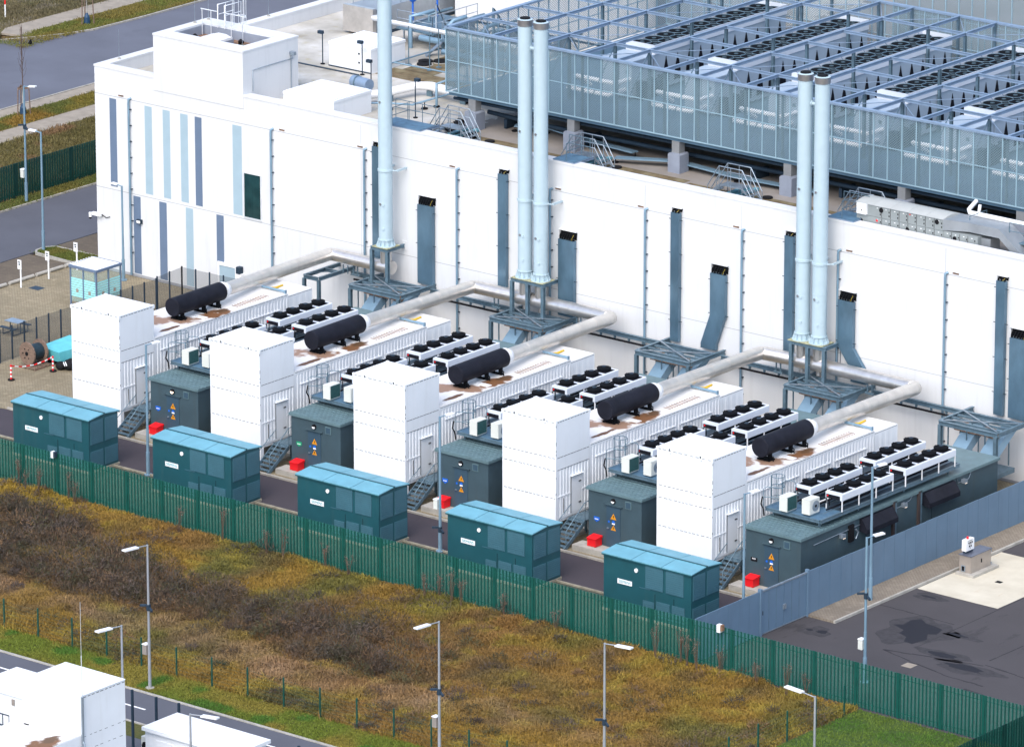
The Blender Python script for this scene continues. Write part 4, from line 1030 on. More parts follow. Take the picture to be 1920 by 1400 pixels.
# hatch, ladder and guard rail on the penthouse
t = thing('roof_hatch', (-11.8, 25.6, 14.62), 'white domed rooflight on the penthouse roof', 'rooflight')
MB().box(-12.6, 25.0, 14.62, -11.0, 26.2, 14.95).build('kerb', 'grey_wall', t)
MB().box(-12.55, 25.05, 14.95, -11.05, 26.15, 15.08).prism([(-12.5, 15.08), (-11.1, 15.08), (-11.5, 15.2), (-12.1, 15.2)], 1, 25.1, 26.1).build('dome', 'roof_hatch', t)
t = thing('cage_ladder', (-12.6, 28.2, ROOF), 'white caged roof ladder with guard rails behind the penthouse', 'ladder')
g = MB()
for x in (-12.95, -12.4): g.tube([(x, 28.45, ROOF), (x, 28.45, 16.6), (x, 27.0, 16.6), (x, 27.0, 15.2)], .035, 6); g.tube([(x, 28.45, 16.0), (x, 27.0, 16.0)], .025, 6); g.tube([(x, 27.7, 15.3), (x, 27.7, 16.6)], .025, 6)
z = 12.2
while z < 15.4: g.tube([(-12.95, 28.45, z), (-12.4, 28.45, z)], .018, 5); z += .3
g.build('ladder', 'rail_white', t)
g = MB()
for z in (13.4, 14.4, 15.6, 16.75): g.tube([(-12.68 + .42 * math.cos(q), 28.5 + .55 * math.sin(q), z) for q in [math.pi * i / 8 for i in range(9)]], .03, 6)
for i in range(5):
    q = math.pi * (i / 4); g.tube([(-12.68 + .42 * math.cos(q), 28.5 + .55 * math.sin(q), 13.4), (-12.68 + .42 * math.cos(q), 28.5 + .55 * math.sin(q), 16.75)], .02, 5)
g.build('cage', 'rail_white', t)
g = MB(); g.tube([(-14.2, 26.9, 16.2), (-12.95, 26.9, 16.2)], .03, 6); g.tube([(-12.4, 26.9, 16.2), (-10.6, 26.9, 16.2)], .03, 6)
for x in (-14.1, -13.4, -11.8, -10.9): g.cyl((x, 26.9, 14.62), (x, 26.9, 16.2), .025, 6)
g.build('guard_rail', 'rail_white', t)
for i, (x, y) in enumerate(((-13.6, 25.6), (-13.0, 25.3), (-10.6, 26.3))):
    t = thing('roof_vent', (x, y, 14.62), ['dark pipe cowl at the left end of the penthouse roof', 'dark pipe cowl beside the left cowl on the penthouse roof', 'dark pipe cowl right of the penthouse rooflight'][i], 'roof vent', 'penthouse roof vents')
    MB().tube([(x, y, 14.62), (x, y, 14.85), (x + .15, y - .08, 14.95), (x + .4, y - .2, 14.9)], .10, 8).build('cowl', 'rubber', t)
    MB().box(x - .2, y - .2, 14.62, x + .2, y + .2, 14.66).build('flashing', 'lichen', t)
# thin lightning rods
for i, (x, y, z, h, d) in enumerate(((-19.3, 25.2, PAR, 1.8, 'left front corner of the roof parapet'), (-14.6, 26.8, 15.27, 1.5, 'far left rim of the penthouse'), (-9.6, 25.4, 14.62, 1.6, 'right side of the penthouse roof'), (-19.4, 38.9, PAR, 2.4, 'far left parapet behind the penthouse'), (-14.5, 27.9, 15.27, 2.0, 'far corner of the penthouse rim'))):
    t = thing('lightning_rod', (x, y, z), 'thin grey lightning rod on the ' + d, 'lightning rod', 'roof lightning rods')
    MB().cyl((x, y, z), (x, y, z + h), .018, 6, .008).build('rod', 'galv', t)
    MB().cyl((x, y, z), (x, y, z + .08), .10, 10).build('base', 'concrete', t)
def white_box(x0, y0, x1, y1, z1, label, extra=None):
    t = thing('roof_unit', ((x0 + x1) / 2, (y0 + y1) / 2, ROOF), label, 'roof box')
    MB().box(x0 + .03, y0 + .03, ROOF, x1 - .03, y1 - .03, z1 - .22).build('body', 'cont', t)
    MB().box(x0, y0, z1 - .22, x1, y1, z1 - .06).box(x0 + .12, y0 + .12, z1 - .06, x1 - .12, y1 - .12, z1).build('lid', 'cont', t)
    MB().box(x0 + .0, y0 - .01, ROOF, x1, y0 + .03, ROOF + .07).build('base_trim', 'steel_dark', t)
    if extra:
        v = MB()
        for z in (12.3, 12.85): v.box(x1 - 1.0, y0 + .0, z, x1 - .9, y0 + .03, z + .1)
        v.build('vent_hole', 'ink', t)
    return t
white_box(-10.65, 34.35, -7.3, 37.6, 13.38, 'large white box unit on the roof beside the floodlight posts', True)
white_box(-5.35, 24.1, -1.45, 27.55, 13.2, 'low white box unit on the roof just behind the facade parapet')
for i, (x, y, zt, s_) in enumerate(((-11.15, 34.4, 13.75, -1), (-7.6, 33.9, 13.78, -1), (-5.3, 32.0, 13.35, -1), (1.39, 28.1, 14.1, 1))):
    t = thing('floodlight_post', (x, y, ROOF), ['slim black floodlight post left of the large white roof box', 'slim black floodlight post at the right front of the large white roof box', 'short floodlight post behind the low white roof box', 'floodlight post right of the lone chimney stack'][i], 'floodlight', 'roof floodlight posts')
    MB().cyl((x, y, ROOF), (x, y, zt), .035, 8).build('post', 'steel_dark', t)
    MB().box(x - .3 * (s_ < 0) - .02, y - .1, zt - .08, x + .3 * (s_ > 0) + .02, y + .12, zt + .1).build('lamp_head', 'steel_dark', t)
    MB().cyl((x, y, ROOF), (x, y, ROOF + .05), .14, 10).build('base', 'ink', t)
struct('roof_step', MB().box(-7.7, 33.6, ROOF - .02, -19.0, 33.75, ROOF + .05), 'steel_dark')
struct('roof_walkway', MB().box(-7.2, 34.6, ROOF, 3.6, 36.4, ROOF + .012).box(-6.6, 36.4, ROOF, -4.2, 44, ROOF + .014).box(6.3, 25.9, ROOF, 10.2, 27.2, ROOF + .01).box(10.6, 25.9, ROOF, 15.0, 26.9, ROOF + .01).box(15.3, 25.9, ROOF, 22.3, 27.15, ROOF + .01).box(22.6, 25.9, ROOF, 26.0, 26.75, ROOF + .01).box(26.4, 25.9, ROOF, 34.5, 27.0, ROOF + .01), 'moss')
# white wall block, long grey duct house and tangle of plant at the far end of the roof
t = thing('plant_house', (-5, 52, ROOF), 'white rendered roof plant house beyond the pipework', 'plant house')
MB().box(-12.3, 48.3, ROOF, 3.4, 60, 16.4).build('wall', 'wall', t); MB().box(-12.35, 48.25, 16.4, 3.45, 60.05, 16.5).build('roof_edge', 'seam', t)
MB().box(-12.2, 48.24, ROOF, 3.2, 48.3, ROOF + .12).build('base_trim', 'steel_dark', t)
t = thing('duct_house', (-14, 47, ROOF), 'long grey ribbed duct unit with steel end cap on the far roof', 'air handling unit')
b = MB(); b.box(-15.3, 41.5, ROOF + .2, -13.0, 60, 13.5); b.corr(1, -12.99, 1, 41.5, 60, ROOF + .25, 13.45, 1.2, .02); b.build('casing', 'ahu_duct', t)
MB().box(-15.35, 41.2, ROOF + .15, -12.95, 41.5, 13.6).build('end_cap', 'silver', t)
MB().box(-15.2, 41.6, ROOF, -15.0, 60, ROOF + .2).box(-13.2, 41.6, ROOF, -13.0, 60, ROOF + .2).build('skid', 'steel_dark', t)
parts_rail(t, [(-15.2, 42.0, 13.5), (-15.2, 58, 13.5)], 1.1); parts_rail(t, [(-13.1, 42.0, 13.5), (-13.1, 48, 13.5)], 1.0)
t = thing('pipe_rack', (-6, 38, ROOF), 'white lagged pipe on slim posts crossing behind the large white roof box', 'pipe rack')
MB().tube([(-12.2, 41.2, 12.4), (-12.2, 41.2, 13.4), (-11.6, 40.6, 13.55), (-10.7, 38.6, 13.9), (3.4, 38.4, 13.9)], .13, 10).build('lagged_pipe', 'insul', t)
for x, y in ((-7.0, 37.5), (-5.1, 37.2), (-5.15, 38.1), (-2.4, 37.4), (.4, 37.4), (-9.6, 39.0)): MB().cyl((x, y, ROOF), (x, y, 14.2), .035, 7).cyl((x, y, ROOF), (x, y, ROOF + .05), .18, 10, m=0).build('post', 'steel', t)
MB().tube([(-7.2, 35.0, 12.15), (-7.2, 41, 12.15)], .05, 7).tube([(-7.0, 36.2, 12.2), (3, 36.4, 12.2)], .05, 7).tube([(-6, 39.5, 12.4), (3, 39.3, 12.4)], .16, 8).tube([(-9, 41, 12.5), (3, 40.6, 12.5)], .2, 8).build('low_pipe', 'pipe_blue', t)
g = MB()
for i in range(16):
    x = -11.3 + i * .85; y = 42.2 + 1.6 * math.sin(i * 2.1)
    g.tube([(x, y, ROOF), (x, y, 12.6 + (i % 4) * .6), (x + .5, y + .4, 12.9 + (i % 3) * .5), (x + .5, y + 1.6, 12.9 + (i % 3) * .5)], .06 + .03 * (i % 3), 7, i % 3)
for i in range(9):
    x = -10.9 + i * 1.2; g.box(x, 44.3, ROOF, x + .5, 45.0, 12.5 + .3 * (i % 3), (i + 1) % 3)
g.build('pipe_manifold', ['galv', 'steel', 'pipe_blue'], t)
parts_rail(t, [(-11.0, 41.2, 12.8), (-8.2, 41.2, 12.8), (-8.2, 45.5, 12.8)], 1.1)
parts_rail(t, [(-6.6, 40.2, 12.9), (-3.2, 40.2, 12.9)], 1.1, name='walkway_rail')
MB().box(-6.8, 40.2, 12.75, -3.0, 41.2, 12.85).box(-11.1, 41.2, 12.7, -8.1, 45.5, 12.8).build('walkway', 'steel', t)
MB().beam((-6.8, 40.7, 12.8), (-7.6, 39.8, ROOF), .5, .06).beam((-3.0, 40.7, 12.8), (-2.2, 40.2, ROOF), .5, .06).build('steps', 'galv', t)
for x, y in ((-11.6, 43.4), (-10.9, 44.9)): MB().sphere((x, y, 14.2), .28, 10, sz=1.3).cyl((x, y, 12.5), (x, y, 14.0), .06, 8).build('blue_valve', 'blue', t)
for i, (x, y) in enumerate(((-6.6, 38.6), (-5.9, 39.2), (-6.2, 38.0))): 
    t = thing('roof_pad', (x, y, ROOF), ['round dark rubber pad left of the pipe posts', 'round dark rubber pad nearest the pipework', 'round dark rubber pad nearest the white roof box'][i], 'pad', 'rubber roof pads')
    MB().cyl((x, y, ROOF + .05), (x, y, ROOF + .13), .45, 16).build('pad_disc', 'rubber', t); MB().cyl((x, y, ROOF), (x, y, ROOF + .05), .55, 12).build('pad_base', 'concrete', t)
t = thing('blue_tank', (-4.4, 30.2, ROOF), 'blue cylindrical fan drum lying behind the low white roof box', 'tank')
MB().cyl((-5.3, 30.4, 12.5), (-3.9, 30.2, 12.5), .36, 18).build('drum', 'truss', t); MB().cyl((-4.95, 30.35, 12.5), (-4.85, 30.34, 12.5), .4, 18).build('drum_ring', 'steel', t)
MB().box(-5.1, 30.0, ROOF, -4.9, 30.7, 12.2).box(-4.3, 29.9, ROOF, -4.1, 30.6, 12.2).build('cradle', 'steel', t)
t = thing('lagged_duct', (0, 31, ROOF), 'pale lagged duct bending across the roof left of the mesh screen', 'duct')
MB().tube([(-3.6, 27.9, 12.3), (-2.4, 29.6, 12.35), (-1.9, 32.1, 12.4), (-1.2, 32.6, 12.4), (4.0, 32.0, 12.4), (9, 32, 12.4)], .26, 12).build('duct', 'insul', t)
g = MB()
for x, y in ((-2.3, 30.2), (-1.2, 32.5), (1.5, 32.3)): g.box(x - .2, y - .05, ROOF, x + .2, y + .05, 12.15)
g.build('duct_foot', 'steel', t)
t = thing('pipe_run', (1, 30, ROOF), 'thin blue grey pipe run on posts left of the mesh screen', 'pipe')
MB().tube([(-2.8, 27.2, 12.2), (-1.0, 28.6, 12.2), (.4, 29.0, 12.25), (.6, 32.5, 12.3), (4, 32.9, 12.3)], .06, 8).tube([(0.75, 30.8, ROOF), (.75, 30.8, 13.2), (.9, 31.8, 13.3), (3.6, 32.2, 13.3)], .075, 8).build('pipe', 'pipe_blue', t)
g = MB()
for x, y in ((-1, 28.6), (.5, 30), (.75, 30.8), (1.5, 32.6)): g.cyl((x, y, ROOF), (x, y, ROOF + .08), .2, 10); g.cyl((x, y, ROOF), (x, y, 12.2), .03, 6)
g.build('pipe_foot', 'ink', t)

# =================================================================== CHILLER ENCLOSURE ON COLUMNS
MY, MT, MBt, MX0, MX1, MYB = 27.95, 17.62, 13.84, 3.86, 62.0, 48.8
def screen_wall(name, label, axis, fixed, a0, a1, z0, z1, m, group=None, sp=.94):
    loc = ((a0 + a1) / 2, fixed, z0) if axis == 0 else (fixed, (a0 + a1) / 2, z0)
    t = thing(name, loc, label, 'mesh screen', group)
    n = int((a1 - a0) / sp); sp = (a1 - a0) / n
    def P(a, z, o=0): return (a, fixed + o, z) if axis == 0 else (fixed + o, a, z)
    for i in range(n):
        q = MB(); q.quad(P(a0 + i * sp + .03, z0 + .05), P(a0 + (i + 1) * sp - .03, z0 + .05), P(a0 + (i + 1) * sp - .03, z1 - .05), P(a0 + i * sp + .03, z1 - .05)); q.build('mesh_panel', m, t)
    for i in range(n + 1):
        a = a0 + i * sp; q = MB(); q.beam(P(a, z0, -.03), P(a, z1 - .04, -.03), .06, .06); q.build('post', 'screen_post', t)
    for z, h in ((z0 + .03, .06), ((z0 + z1) / 2, .04)): MB().beam(P(a0, z, -.02), P(a1, z, -.02), .05, h).build('rail', 'screen_post', t)
    MB().beam(P(a0 - .05, z1 + .02, .02), P(a1 + .05, z1 + .02, .02), .26, .12).build('top_rail', 'truss', t)
    return t
screen_wall('mesh_screen', 'long perforated mesh screen along the front of the roof chiller enclosure', 0, MY, MX0, MX1, MBt, MT, 'screen')
screen_wall('mesh_screen', 'perforated mesh screen closing the left end of the chiller enclosure', 1, MX0, MY + .05, MYB, MBt, MT, 'screen_y')
screen_wall('mesh_screen', 'perforated mesh screen along the rear of the roof chiller enclosure', 0, MYB, MX0, MX1, MBt, MT, 'screen')
screen_wall('mesh_screen', 'perforated mesh screen of the second enclosure in the top right corner', 0, 52.5, 18.0, 70.0, MBt, 18.6, 'screen')
enc = thing('steel_enclosure', (30, 38, 12), 'blue steel grid frame and deck of the raised chiller enclosure', 'steel frame')
MB().box(MX0 + .1, MY + .12, 13.62, MX1, MYB - .1, 13.80).build('deck', 'chiller_floor', enc)
b = MB()
for y in (MY + 1.0, 34.8, 41.7, MYB - .2): b.ibeam((MX0, y, 13.4), (MX1, y, 13.4), .3, .42)
b.cyl((MX0, MY + .72, 13.3), (MX1, MY + .72, 13.3), .1, 8)
for yy, zz, r_ in ((MY + 1.5, 13.1, .16), (MY + 2.0, 13.2, .12), (MY + 3.0, 13.0, .2), (MY + 4.2, 13.1, .14)): b.cyl((MX0 + 2, yy, zz), (MX1, yy, zz), r_, 8)
b.build('floor_beams', 'steel_dark', enc)
XL = [7.2, 10.44, 13.8, 16.3, 19.7, 22.1, 25.4, 28.0, 31.4, 34.0, 37.3, 39.85, 43.15, 45.75, 49.0, 51.6]
YL = [31.1, 34.85, 38.3, 41.75, 45.6]
ZB = MT - .02
for x in XL:
    t_ = MB(); t_.ibeam((x, MY + .05, ZB), (x, MYB, ZB), .13, .19); t_.build('roof_beam', 'truss', enc)
for y in YL:
    xs = [MX0] + XL
    for a, c in zip(xs[:-1], xs[1:]):
        if abs(c - a) > 2.9 or y in (31.1, 45.6): MB().ibeam((a + .06, y, ZB), (c - .06, y, ZB), .11, .17).build('cross_beam', 'truss', enc)
xs = [MX0] + XL; ys = [MY] + YL + [MYB]
for j in range(len(ys) - 1):
    for i in range(len(xs) - 1):
        if j in (0, len(ys) - 2): MB().tube([(xs[i], ys[j], ZB - .1), (xs[i + 1], ys[j + 1], ZB - .1)] if (i + j) % 2 else [(xs[i + 1], ys[j], ZB - .1), (xs[i], ys[j + 1], ZB - .1)], .025, 5).build('wind_brace', 'truss', enc)
        if j in (1, 3) and i % 2 == 0: MB().tube([(xs[i], ys[j], ZB - .1), (xs[i + 1], ys[j + 1], ZB - .1)], .02, 5).build('wind_brace', 'truss', enc)
for x in XL[::1]:
    c = MB()
    for y in (31.1, 38.3, 45.6): MB().ibeam((x, y, 13.8), (x, y, ZB - .1), .16, .16).build('inner_column', 'steel', enc)
for x in XL:
    MB().beam((x, MYB - .2, 13.8), (x, MYB - .2, ZB), .14, .14).build('edge_column', 'steel', enc)
    c = MB(); c.beam((x, MY + .15, 13.8), (x, MY + .15, ZB), .12, .12)
    c.beam((x, MY + .2, 13.9), (x, 31.0, ZB - .15), .05, .05); c.build('edge_column', 'steel', enc)
for x in (5.7, 13.0, 20.55, 28.4, 36.2, 44.1, 51.8):
    for y in (28.3, 38.0):
        c = MB(); c.box(x - .26, y - .26, 12.85, x + .26, y + .26, 13.62); c.box(x - .42, y - .42, ROOF, x + .42, y + .42, 12.85, 1); c.prism([(x - .42, 12.85), (x + .42, 12.85), (x + .32, 12.93), (x - .32, 12.93)], 1, y - .42, y + .42, 1)
        c.build('concrete_pier', ['pier', 'grey_wall'], enc)

def make_chiller():
    t = thing('rooftop_chiller', (1.05, 41, 13.8), '', 'chiller', 'rooftop chillers in a row')
    Z = 16.5; y0, y1, W = 35.4, 48.1, 2.12
    b = MB(); b.box(.06, y0, 13.95, W - .06, y1, Z - .45)
    b.build('casing', 'chiller', t)
    for i in range(11):
        y = y0 + 1.1 + i * 1.1
        for x in (W - .06, .06):
            sg = 1 if x > 1 else -1
            MB().prism([(y - .3, 14.2), (y + .3, 14.2), (y + .27, 14.75), (y, 15.78), (y - .27, 14.75)], 0, x, x + sg * .02).build('coil_opening', 'coil', t)
    r = MB(); r.box(0, y0 - .05, Z - .45, W, y1 + .05, Z - .36)
    for a in ((0, y0 - .05, .04, y1 + .05), (W - .04, y0 - .05, W, y1 + .05), (.04, y0 - .05, W - .04, y0), (.04, y1, W - .04, y1 + .05)): r.box(a[0], a[1], Z - .36, a[2], a[3], Z + .12)
    r.build('fan_deck', 'cooler', t)
    g = MB()
    for i in range(12):
        y = y0 + .3 + i * 1.08; g.beam((.05, y, Z + .1), (.32, y + .15, Z - .33), .03, .03)
    g.build('baffle_strut', 'truss', t)
    for i in range(11):
        for x in (.58, 1.54):
            y = y0 + .75 + i * 1.12
            f = MB(); f.cyl((x, y, Z - .36), (x, y, Z - .06), .50, 20, .53, m=0); fo = f.build('fan', 'black', t)
            q = MB(); q.tube([(x + .54 * math.cos(a), y + .54 * math.sin(a), Z - .05) for a in [2 * math.pi * j / 18 for j in range(19)]], .022, 4); q.cyl((x, y, Z - .06), (x, y, Z - .02), .13, 10, m=1); q.build('fan_guard', ['steel', 'ehouse'], fo)
    c = MB(); c.box(.0, 33.2, 13.9, W, 35.2, 16.0); c.box(-.06, 33.12, 16.0, W + .06, 35.25, 16.08); c.box(1.2, 33.16, 14.1, 1.22, 33.2, 15.9, 1); c.box(1.7, 33.17, 15.3, 1.9, 33.2, 15.5, 1)
    c.build('control_cabinet', ['chiller', 'steel'], t)
    p = MB(); p.tube([(-1.2, 33.6, 14.1), (-1.2, 32.2, 14.9), (-1.0, 31.95, 15.0), (1.9, 31.95, 15.0), (1.95, 32.2, 15.0), (1.95, 33.2, 15.0)], .13, 10); p.tube([(-1.4, 31.7, 14.3), (1.6, 31.7, 14.3), (1.65, 32.0, 14.35), (1.65, 33.2, 14.35)], .13, 10)
    p.build('lagged_pipe', 'insul', t)
    d = MB()
    for i in range(5): d.box(2.3, 33.4 + i * .5, 13.82, 2.75, 33.75 + i * .5, 14.9 - .15 * (i % 2))
    d.build('pump_set', 'steel_dark', t)
    return t
ch = make_chiller()
for i in range(6):
    o = ch if i == 0 else copy_tree(ch)
    o.location = (1.05 + 11.25 + 5.98 * i, 41, 13.8)
    o['label'] = f'pale chiller with two rows of black fans, {["first", "second", "third", "fourth", "fifth", "sixth"][i]} from left inside mesh enclosure'
# stepover bridges on the roof edge
def make_bridge():
    t = thing('stepover_bridge', (0, 0, 0), '', 'step bridge', 'stepover bridges on the roof edge')
    MB().box(-.75, -.4, .62, .75, .4, .68).build('landing', 'galv', t)
    for sg in (-1, 1):
        s = MB()
        for i in range(3): x = sg * (.9 + i * .25); s.box(x - .12, -.38, .44 - i * .2, x + .12, .38, .47 - i * .2)
        s.build('tread', 'galv', t)
    g = MB()
    for y in (-.4, .4):
        for z in (1.05, .55): g.tube([(-1.6, y, z - .55), (-.8, y, .68 + z), (.8, y, .68 + z), (1.6, y, z - .55)], .03, 6)
        for x in (-.8, 0, .8): g.cyl((x, y, 0), (x, y, 1.72), .025, 6)
        for x in (-1.6, 1.6): g.cyl((x, y, 0), (x, y, .5), .025, 6)
        for sg in (-1, 1): g.beam((sg * .78, y, .65), (sg * 1.55, y, .05), .03, .12)
    g.build('railing', 'galv', t)
    d = MB(); d.box(-.5, -3.0 + 2.4, .05, -.2, 1.8, .22); d.box(.1, -.6, .05, .35, 1.8, .2)
    for q in range(5): d.sphere((-.9 + q * .5, -.5 + .2 * (q % 2), .12), .16, 8, 1)
    d.build('crossed_cables', ['kiosk_roof', 'ink'], t)
    return t
br = make_bridge()
for i, (x, y, lb) in enumerate(((6.0, 26.1, 'right of the lone stack'), (14.9 + .9, 26.1, 'behind the middle pair of stacks'), (26.3, 26.0, 'in front of the mesh screen between the stack pairs'), (35.0, 26.4, 'behind the right-hand pair of stacks'))):
    o = br if i == 0 else copy_tree(br); o.location = (x, y, ROOF); o['label'] = 'galvanised stepover bridge with bent handrails ' + lb
for i, (x0, x1) in enumerate(((2.6, 5.6), (15.4, 16.9), (34.6, 36.3))):
    t = thing('access_landing', ((x0 + x1) / 2, 24, 12.7), ['blue steel landing on the parapet behind the lone stack', 'blue steel landing on the parapet behind the middle stacks', 'blue steel landing on the parapet behind the right-hand stacks'][i], 'landing', 'stack access landings')
    MB().box(x0, 23.45, 12.68, x1, 24.9, 12.72).build('grating', 'deck', t)
    MB().ibeam((x0, 23.45, 12.62), (x1, 23.45, 12.62), .08, .14).ibeam((x1, 23.45, 12.62), (x1, 25.2, 12.62), .08, .14).ibeam((x0, 23.45, 12.62), (x0, 24.9, 12.62), .08, .14).build('edge_beam', 'truss', t)
    MB().box(x0 + .1, 24.6, ROOF, x0 + .2, 24.7, 12.6).box(x1 - .2, 24.6, ROOF, x1 - .1, 24.7, 12.6).build('leg', 'steel', t)
    parts_rail(t, [(x0, 24.9, 12.7), (x1, 24.9, 12.7)], 1.1, 'steel'); parts_rail(t, [(x0 + .9, 23.5, 12.7), (x0 + .9, 24.9, 12.7)], 1.0, 'steel', 'side_railing')
# cable trays lying on the roof under the screen
for i, pts in enumerate(([(7.8, 29.4, 12.15), (9.5, 30.2, 12.2), (13.5, 29.3, 12.2), (17, 28.9, 12.2)], [(16.6, 27.6, 12.1), (20, 28.9, 12.2), (24.5, 28.6, 12.1), (30, 28.9, 12.1)])):
    t = thing('cable_tray', pts[1], ['pale blue cable tray under the left part of the mesh screen', 'pale blue cable tray under the middle of the mesh screen'][i], 'cable tray', 'roof cable trays')
    b = MB()
    for a, c in zip(pts[:-1], pts[1:]): b.beam(a, c, .5, .07)
    b.build('tray', 'pipe_blue', t)
    b = MB()
    for p in pts: b.cyl((p[0], p[1], ROOF), (p[0], p[1], p[2]), .03, 6); b.cyl((p[0], p[1], ROOF), (p[0], p[1], ROOF + .06), .2, 10)
    b.build('tray_foot', 'ink', t)
# hoses, pads and pipework scattered on the roof between parapet and screen
t = thing('hose_bundle', (5.0, 26.5, ROOF), 'tangle of dark hoses on the roof beside the leftmost stepover bridge', 'hoses')
b = MB()
for i in range(7):
    y = 26.6 + .22 * i; b.tube([(3.6 + .2 * i, y + .8, 11.9), (4.6, y + .3, 11.95 + .05 * i), (5.6, y - .2, 11.9), (7.2 - .2 * i, y + .1, 11.88)], .07, 6)
b.build('hoses', 'rubber', t)
t = thing('roof_pipes', (12, 29.5, ROOF), 'dark lagged pipes running along under the front of the mesh screen', 'pipe')
MB().tube([(5.5, 29.8, 12.5), (9, 29.6, 12.45), (30, 29.7, 12.5), (60, 29.7, 12.5)], .14, 8).build('lower_pipe', 'steel_dark', t)
MB().tube([(5.0, 30.6, 12.9), (60, 30.6, 12.9)], .11, 8).build('upper_pipe', 'ahu_duct', t)
for x in range(7, 58, 6): MB().box(x - .1, 29.5, ROOF, x + .1, 30.8, 12.35).build('pipe_stand', 'steel_dark', t)
for i, (x, y) in enumerate(((8.2, 26.6), (17.4, 26.7), (27.9, 26.9))):
    t = thing('rubber_mat', (x, y, ROOF), ['round black rubber mat right of the first stepover bridge', 'round black rubber mat right of the second stepover bridge', 'round black rubber mat right of the third stepover bridge'][i], 'pad', 'rubber roof mats')
    MB().cyl((x, y, ROOF + .012), (x, y, ROOF + .09), .3, 14).build('mat', 'rubber', t)
# big grey air handling unit behind the parapet at the right
t = thing('air_handling_unit', (38.5, 24.7, ROOF), 'long grey two-storey air handling unit with small doors behind the parapet', 'air handling unit')
x0, x1, y0, y1 = 36.0, 41.75, 24.15, 25.75; zt = 13.72
def facepanels(mb, xa, xb, za, zb, n, y):
    for i in range(1, n): q = xa + (xb - xa) * i / n; mb.box(q - .012, y - .006, za, q + .012, y, zb, 1)
    for i in range(n):
        q = xa + (xb - xa) * (i + .5) / n; wv = (xb - xa) / n
        mb.box(q + .36 * wv - .02, y - .03, za + .12, q + .36 * wv + .02, y, za + .20, 1); mb.box(q + .36 * wv - .02, y - .03, zb - .25, q + .36 * wv + .02, y, zb - .17, 1)
        mb.box(q - .04, y - .012, zb - .12, q + .04, y, zb - .08, 2)
up = MB(); up.box(x0, y0, 12.98, x1, y1, zt - .12); facepanels(up, x0 + 1.1, x1, 13.0, zt - .14, 8, y0)
for x in (36.0 + 1.65, 41.35): up.disc((x, y0, 13.4), (0, -1, 0), .14, 12, 1, .02)
up.box(39.52, y0 - .012, 13.47, 39.6, y0, 13.53, 3)
up.build('upper_casing', ['ahu', 'ink', 'white', 'red'], t)
r = MB()
for i in range(5):
    a, c = x0 - .05 + i * 1.17, x0 - .05 + (i + 1) * 1.17 - .015
    r.prism([(y0 - .05, zt - .12), (y0 + .4, zt - .01), (y0 + .8, zt + .03), (y1 - .4, zt - .01), (y1 + .05, zt - .12)], 0, a, c)
r.build('curved_roof', 'ahu_top', t)
lo = MB(); lo.box(x0, y0 + .02, ROOF, x1, y1, 12.96); facepanels(lo, x0 + 1.1, x1, 12.2, 12.94, 8, y0 + .02); lo.box(37.3, y0 + .008, 12.72, 37.42, y0 + .02, 12.84, 3)
for x in (36.3, 39.4): lo.disc((x, y0 + .02, 12.62), (0, -1, 0), .12, 12, 1, .02)
lo.build('lower_casing', ['ahu', 'ink', 'white', 'red'], t)
MB().box(36.1, y0 - .14, 13.02, 36.75, y0, 13.6).box(36.4, y0 - .15, 13.2, 36.46, y0 - .14, 13.28, 1).build('control_panel', ['white', 'ink'], t)
lo = MB(); lo.box(x1, y0 + .05, ROOF, 44.0, y1 - .3, 12.98); facepanels(lo, x1, 43.9, 12.2, 12.96, 4, y0 + .05); lo.disc((42.5, y0 + .05, 12.65), (0, -1, 0), .13, 12, 1, .02); lo.build('rear_casing', ['ahu', 'ink', 'white'], t)
d = MB()
d.add([(x1, y0, 13.0), (x1, y1, 13.0), (x1, y1, 13.62), (x1, y0, 13.62), (43.2, y0 + .3, 13.1), (43.2, y1, 13.1), (43.2, y1, 13.6), (43.2, y0 + .3, 13.6)], [(0, 4, 5, 1), (3, 2, 6, 7), (0, 3, 7, 4), (1, 5, 6, 2)])
d.box(43.2, y0 + .3, 13.1, 45.2, y1, 13.6)
d.add([(45.2, y0 + .3, 13.1), (45.2, y1, 13.1), (45.2, y1, 13.6), (45.2, y0 + .3, 13.6), (46.6, y0 + .3, 12.0), (46.6, y1, 12.0), (46.6, y1, 12.5), (46.6, y0 + .3, 12.5)], [(0, 4, 5, 1), (3, 2, 6, 7), (0, 3, 7, 4), (1, 5, 6, 2)])
d.box(44.0, y0 + .4, ROOF, 44.6, y1 - .3, 12.9); d.box(46.6, y0 + .3, ROOF, 48.2, y1, 12.5)
d.build('duct', 'ahu_duct', t)
t = thing('pipe_bridge', (46, 25, ROOF), 'white lagged pipe on steel posts in front of the screen at far right', 'pipe rack')
MB().tube([(42.0, 26.9, 14.1), (42.0, 26.2, 13.75), (42.3, 25.9, 13.7), (50.5, 25.8, 13.7)], .12, 10).tube([(42.6, 26.4, 14.1), (42.6, 26.2, 13.3)], .09, 8).build('lagged_pipe', 'insul', t)
for x in (42.9, 45.5, 47.0, 48.8): MB().cyl((x, 25.0, ROOF), (x, 25.0, 13.7), .035, 7).build('post', 'steel', t)
parts_rail(t, [(45.5, 25.0, 12.9), (50.5, 25.0, 12.9)], 1.0, 'steel'); parts_rail(t, [(42.9, 25.0, 12.9), (42.9, 26.6, 12.9)], .9, 'steel', 'side_railing')
MB().box(45.5, 25.0, 12.82, 50.5, 26.4, 12.88).build('walkway', 'steel', t)

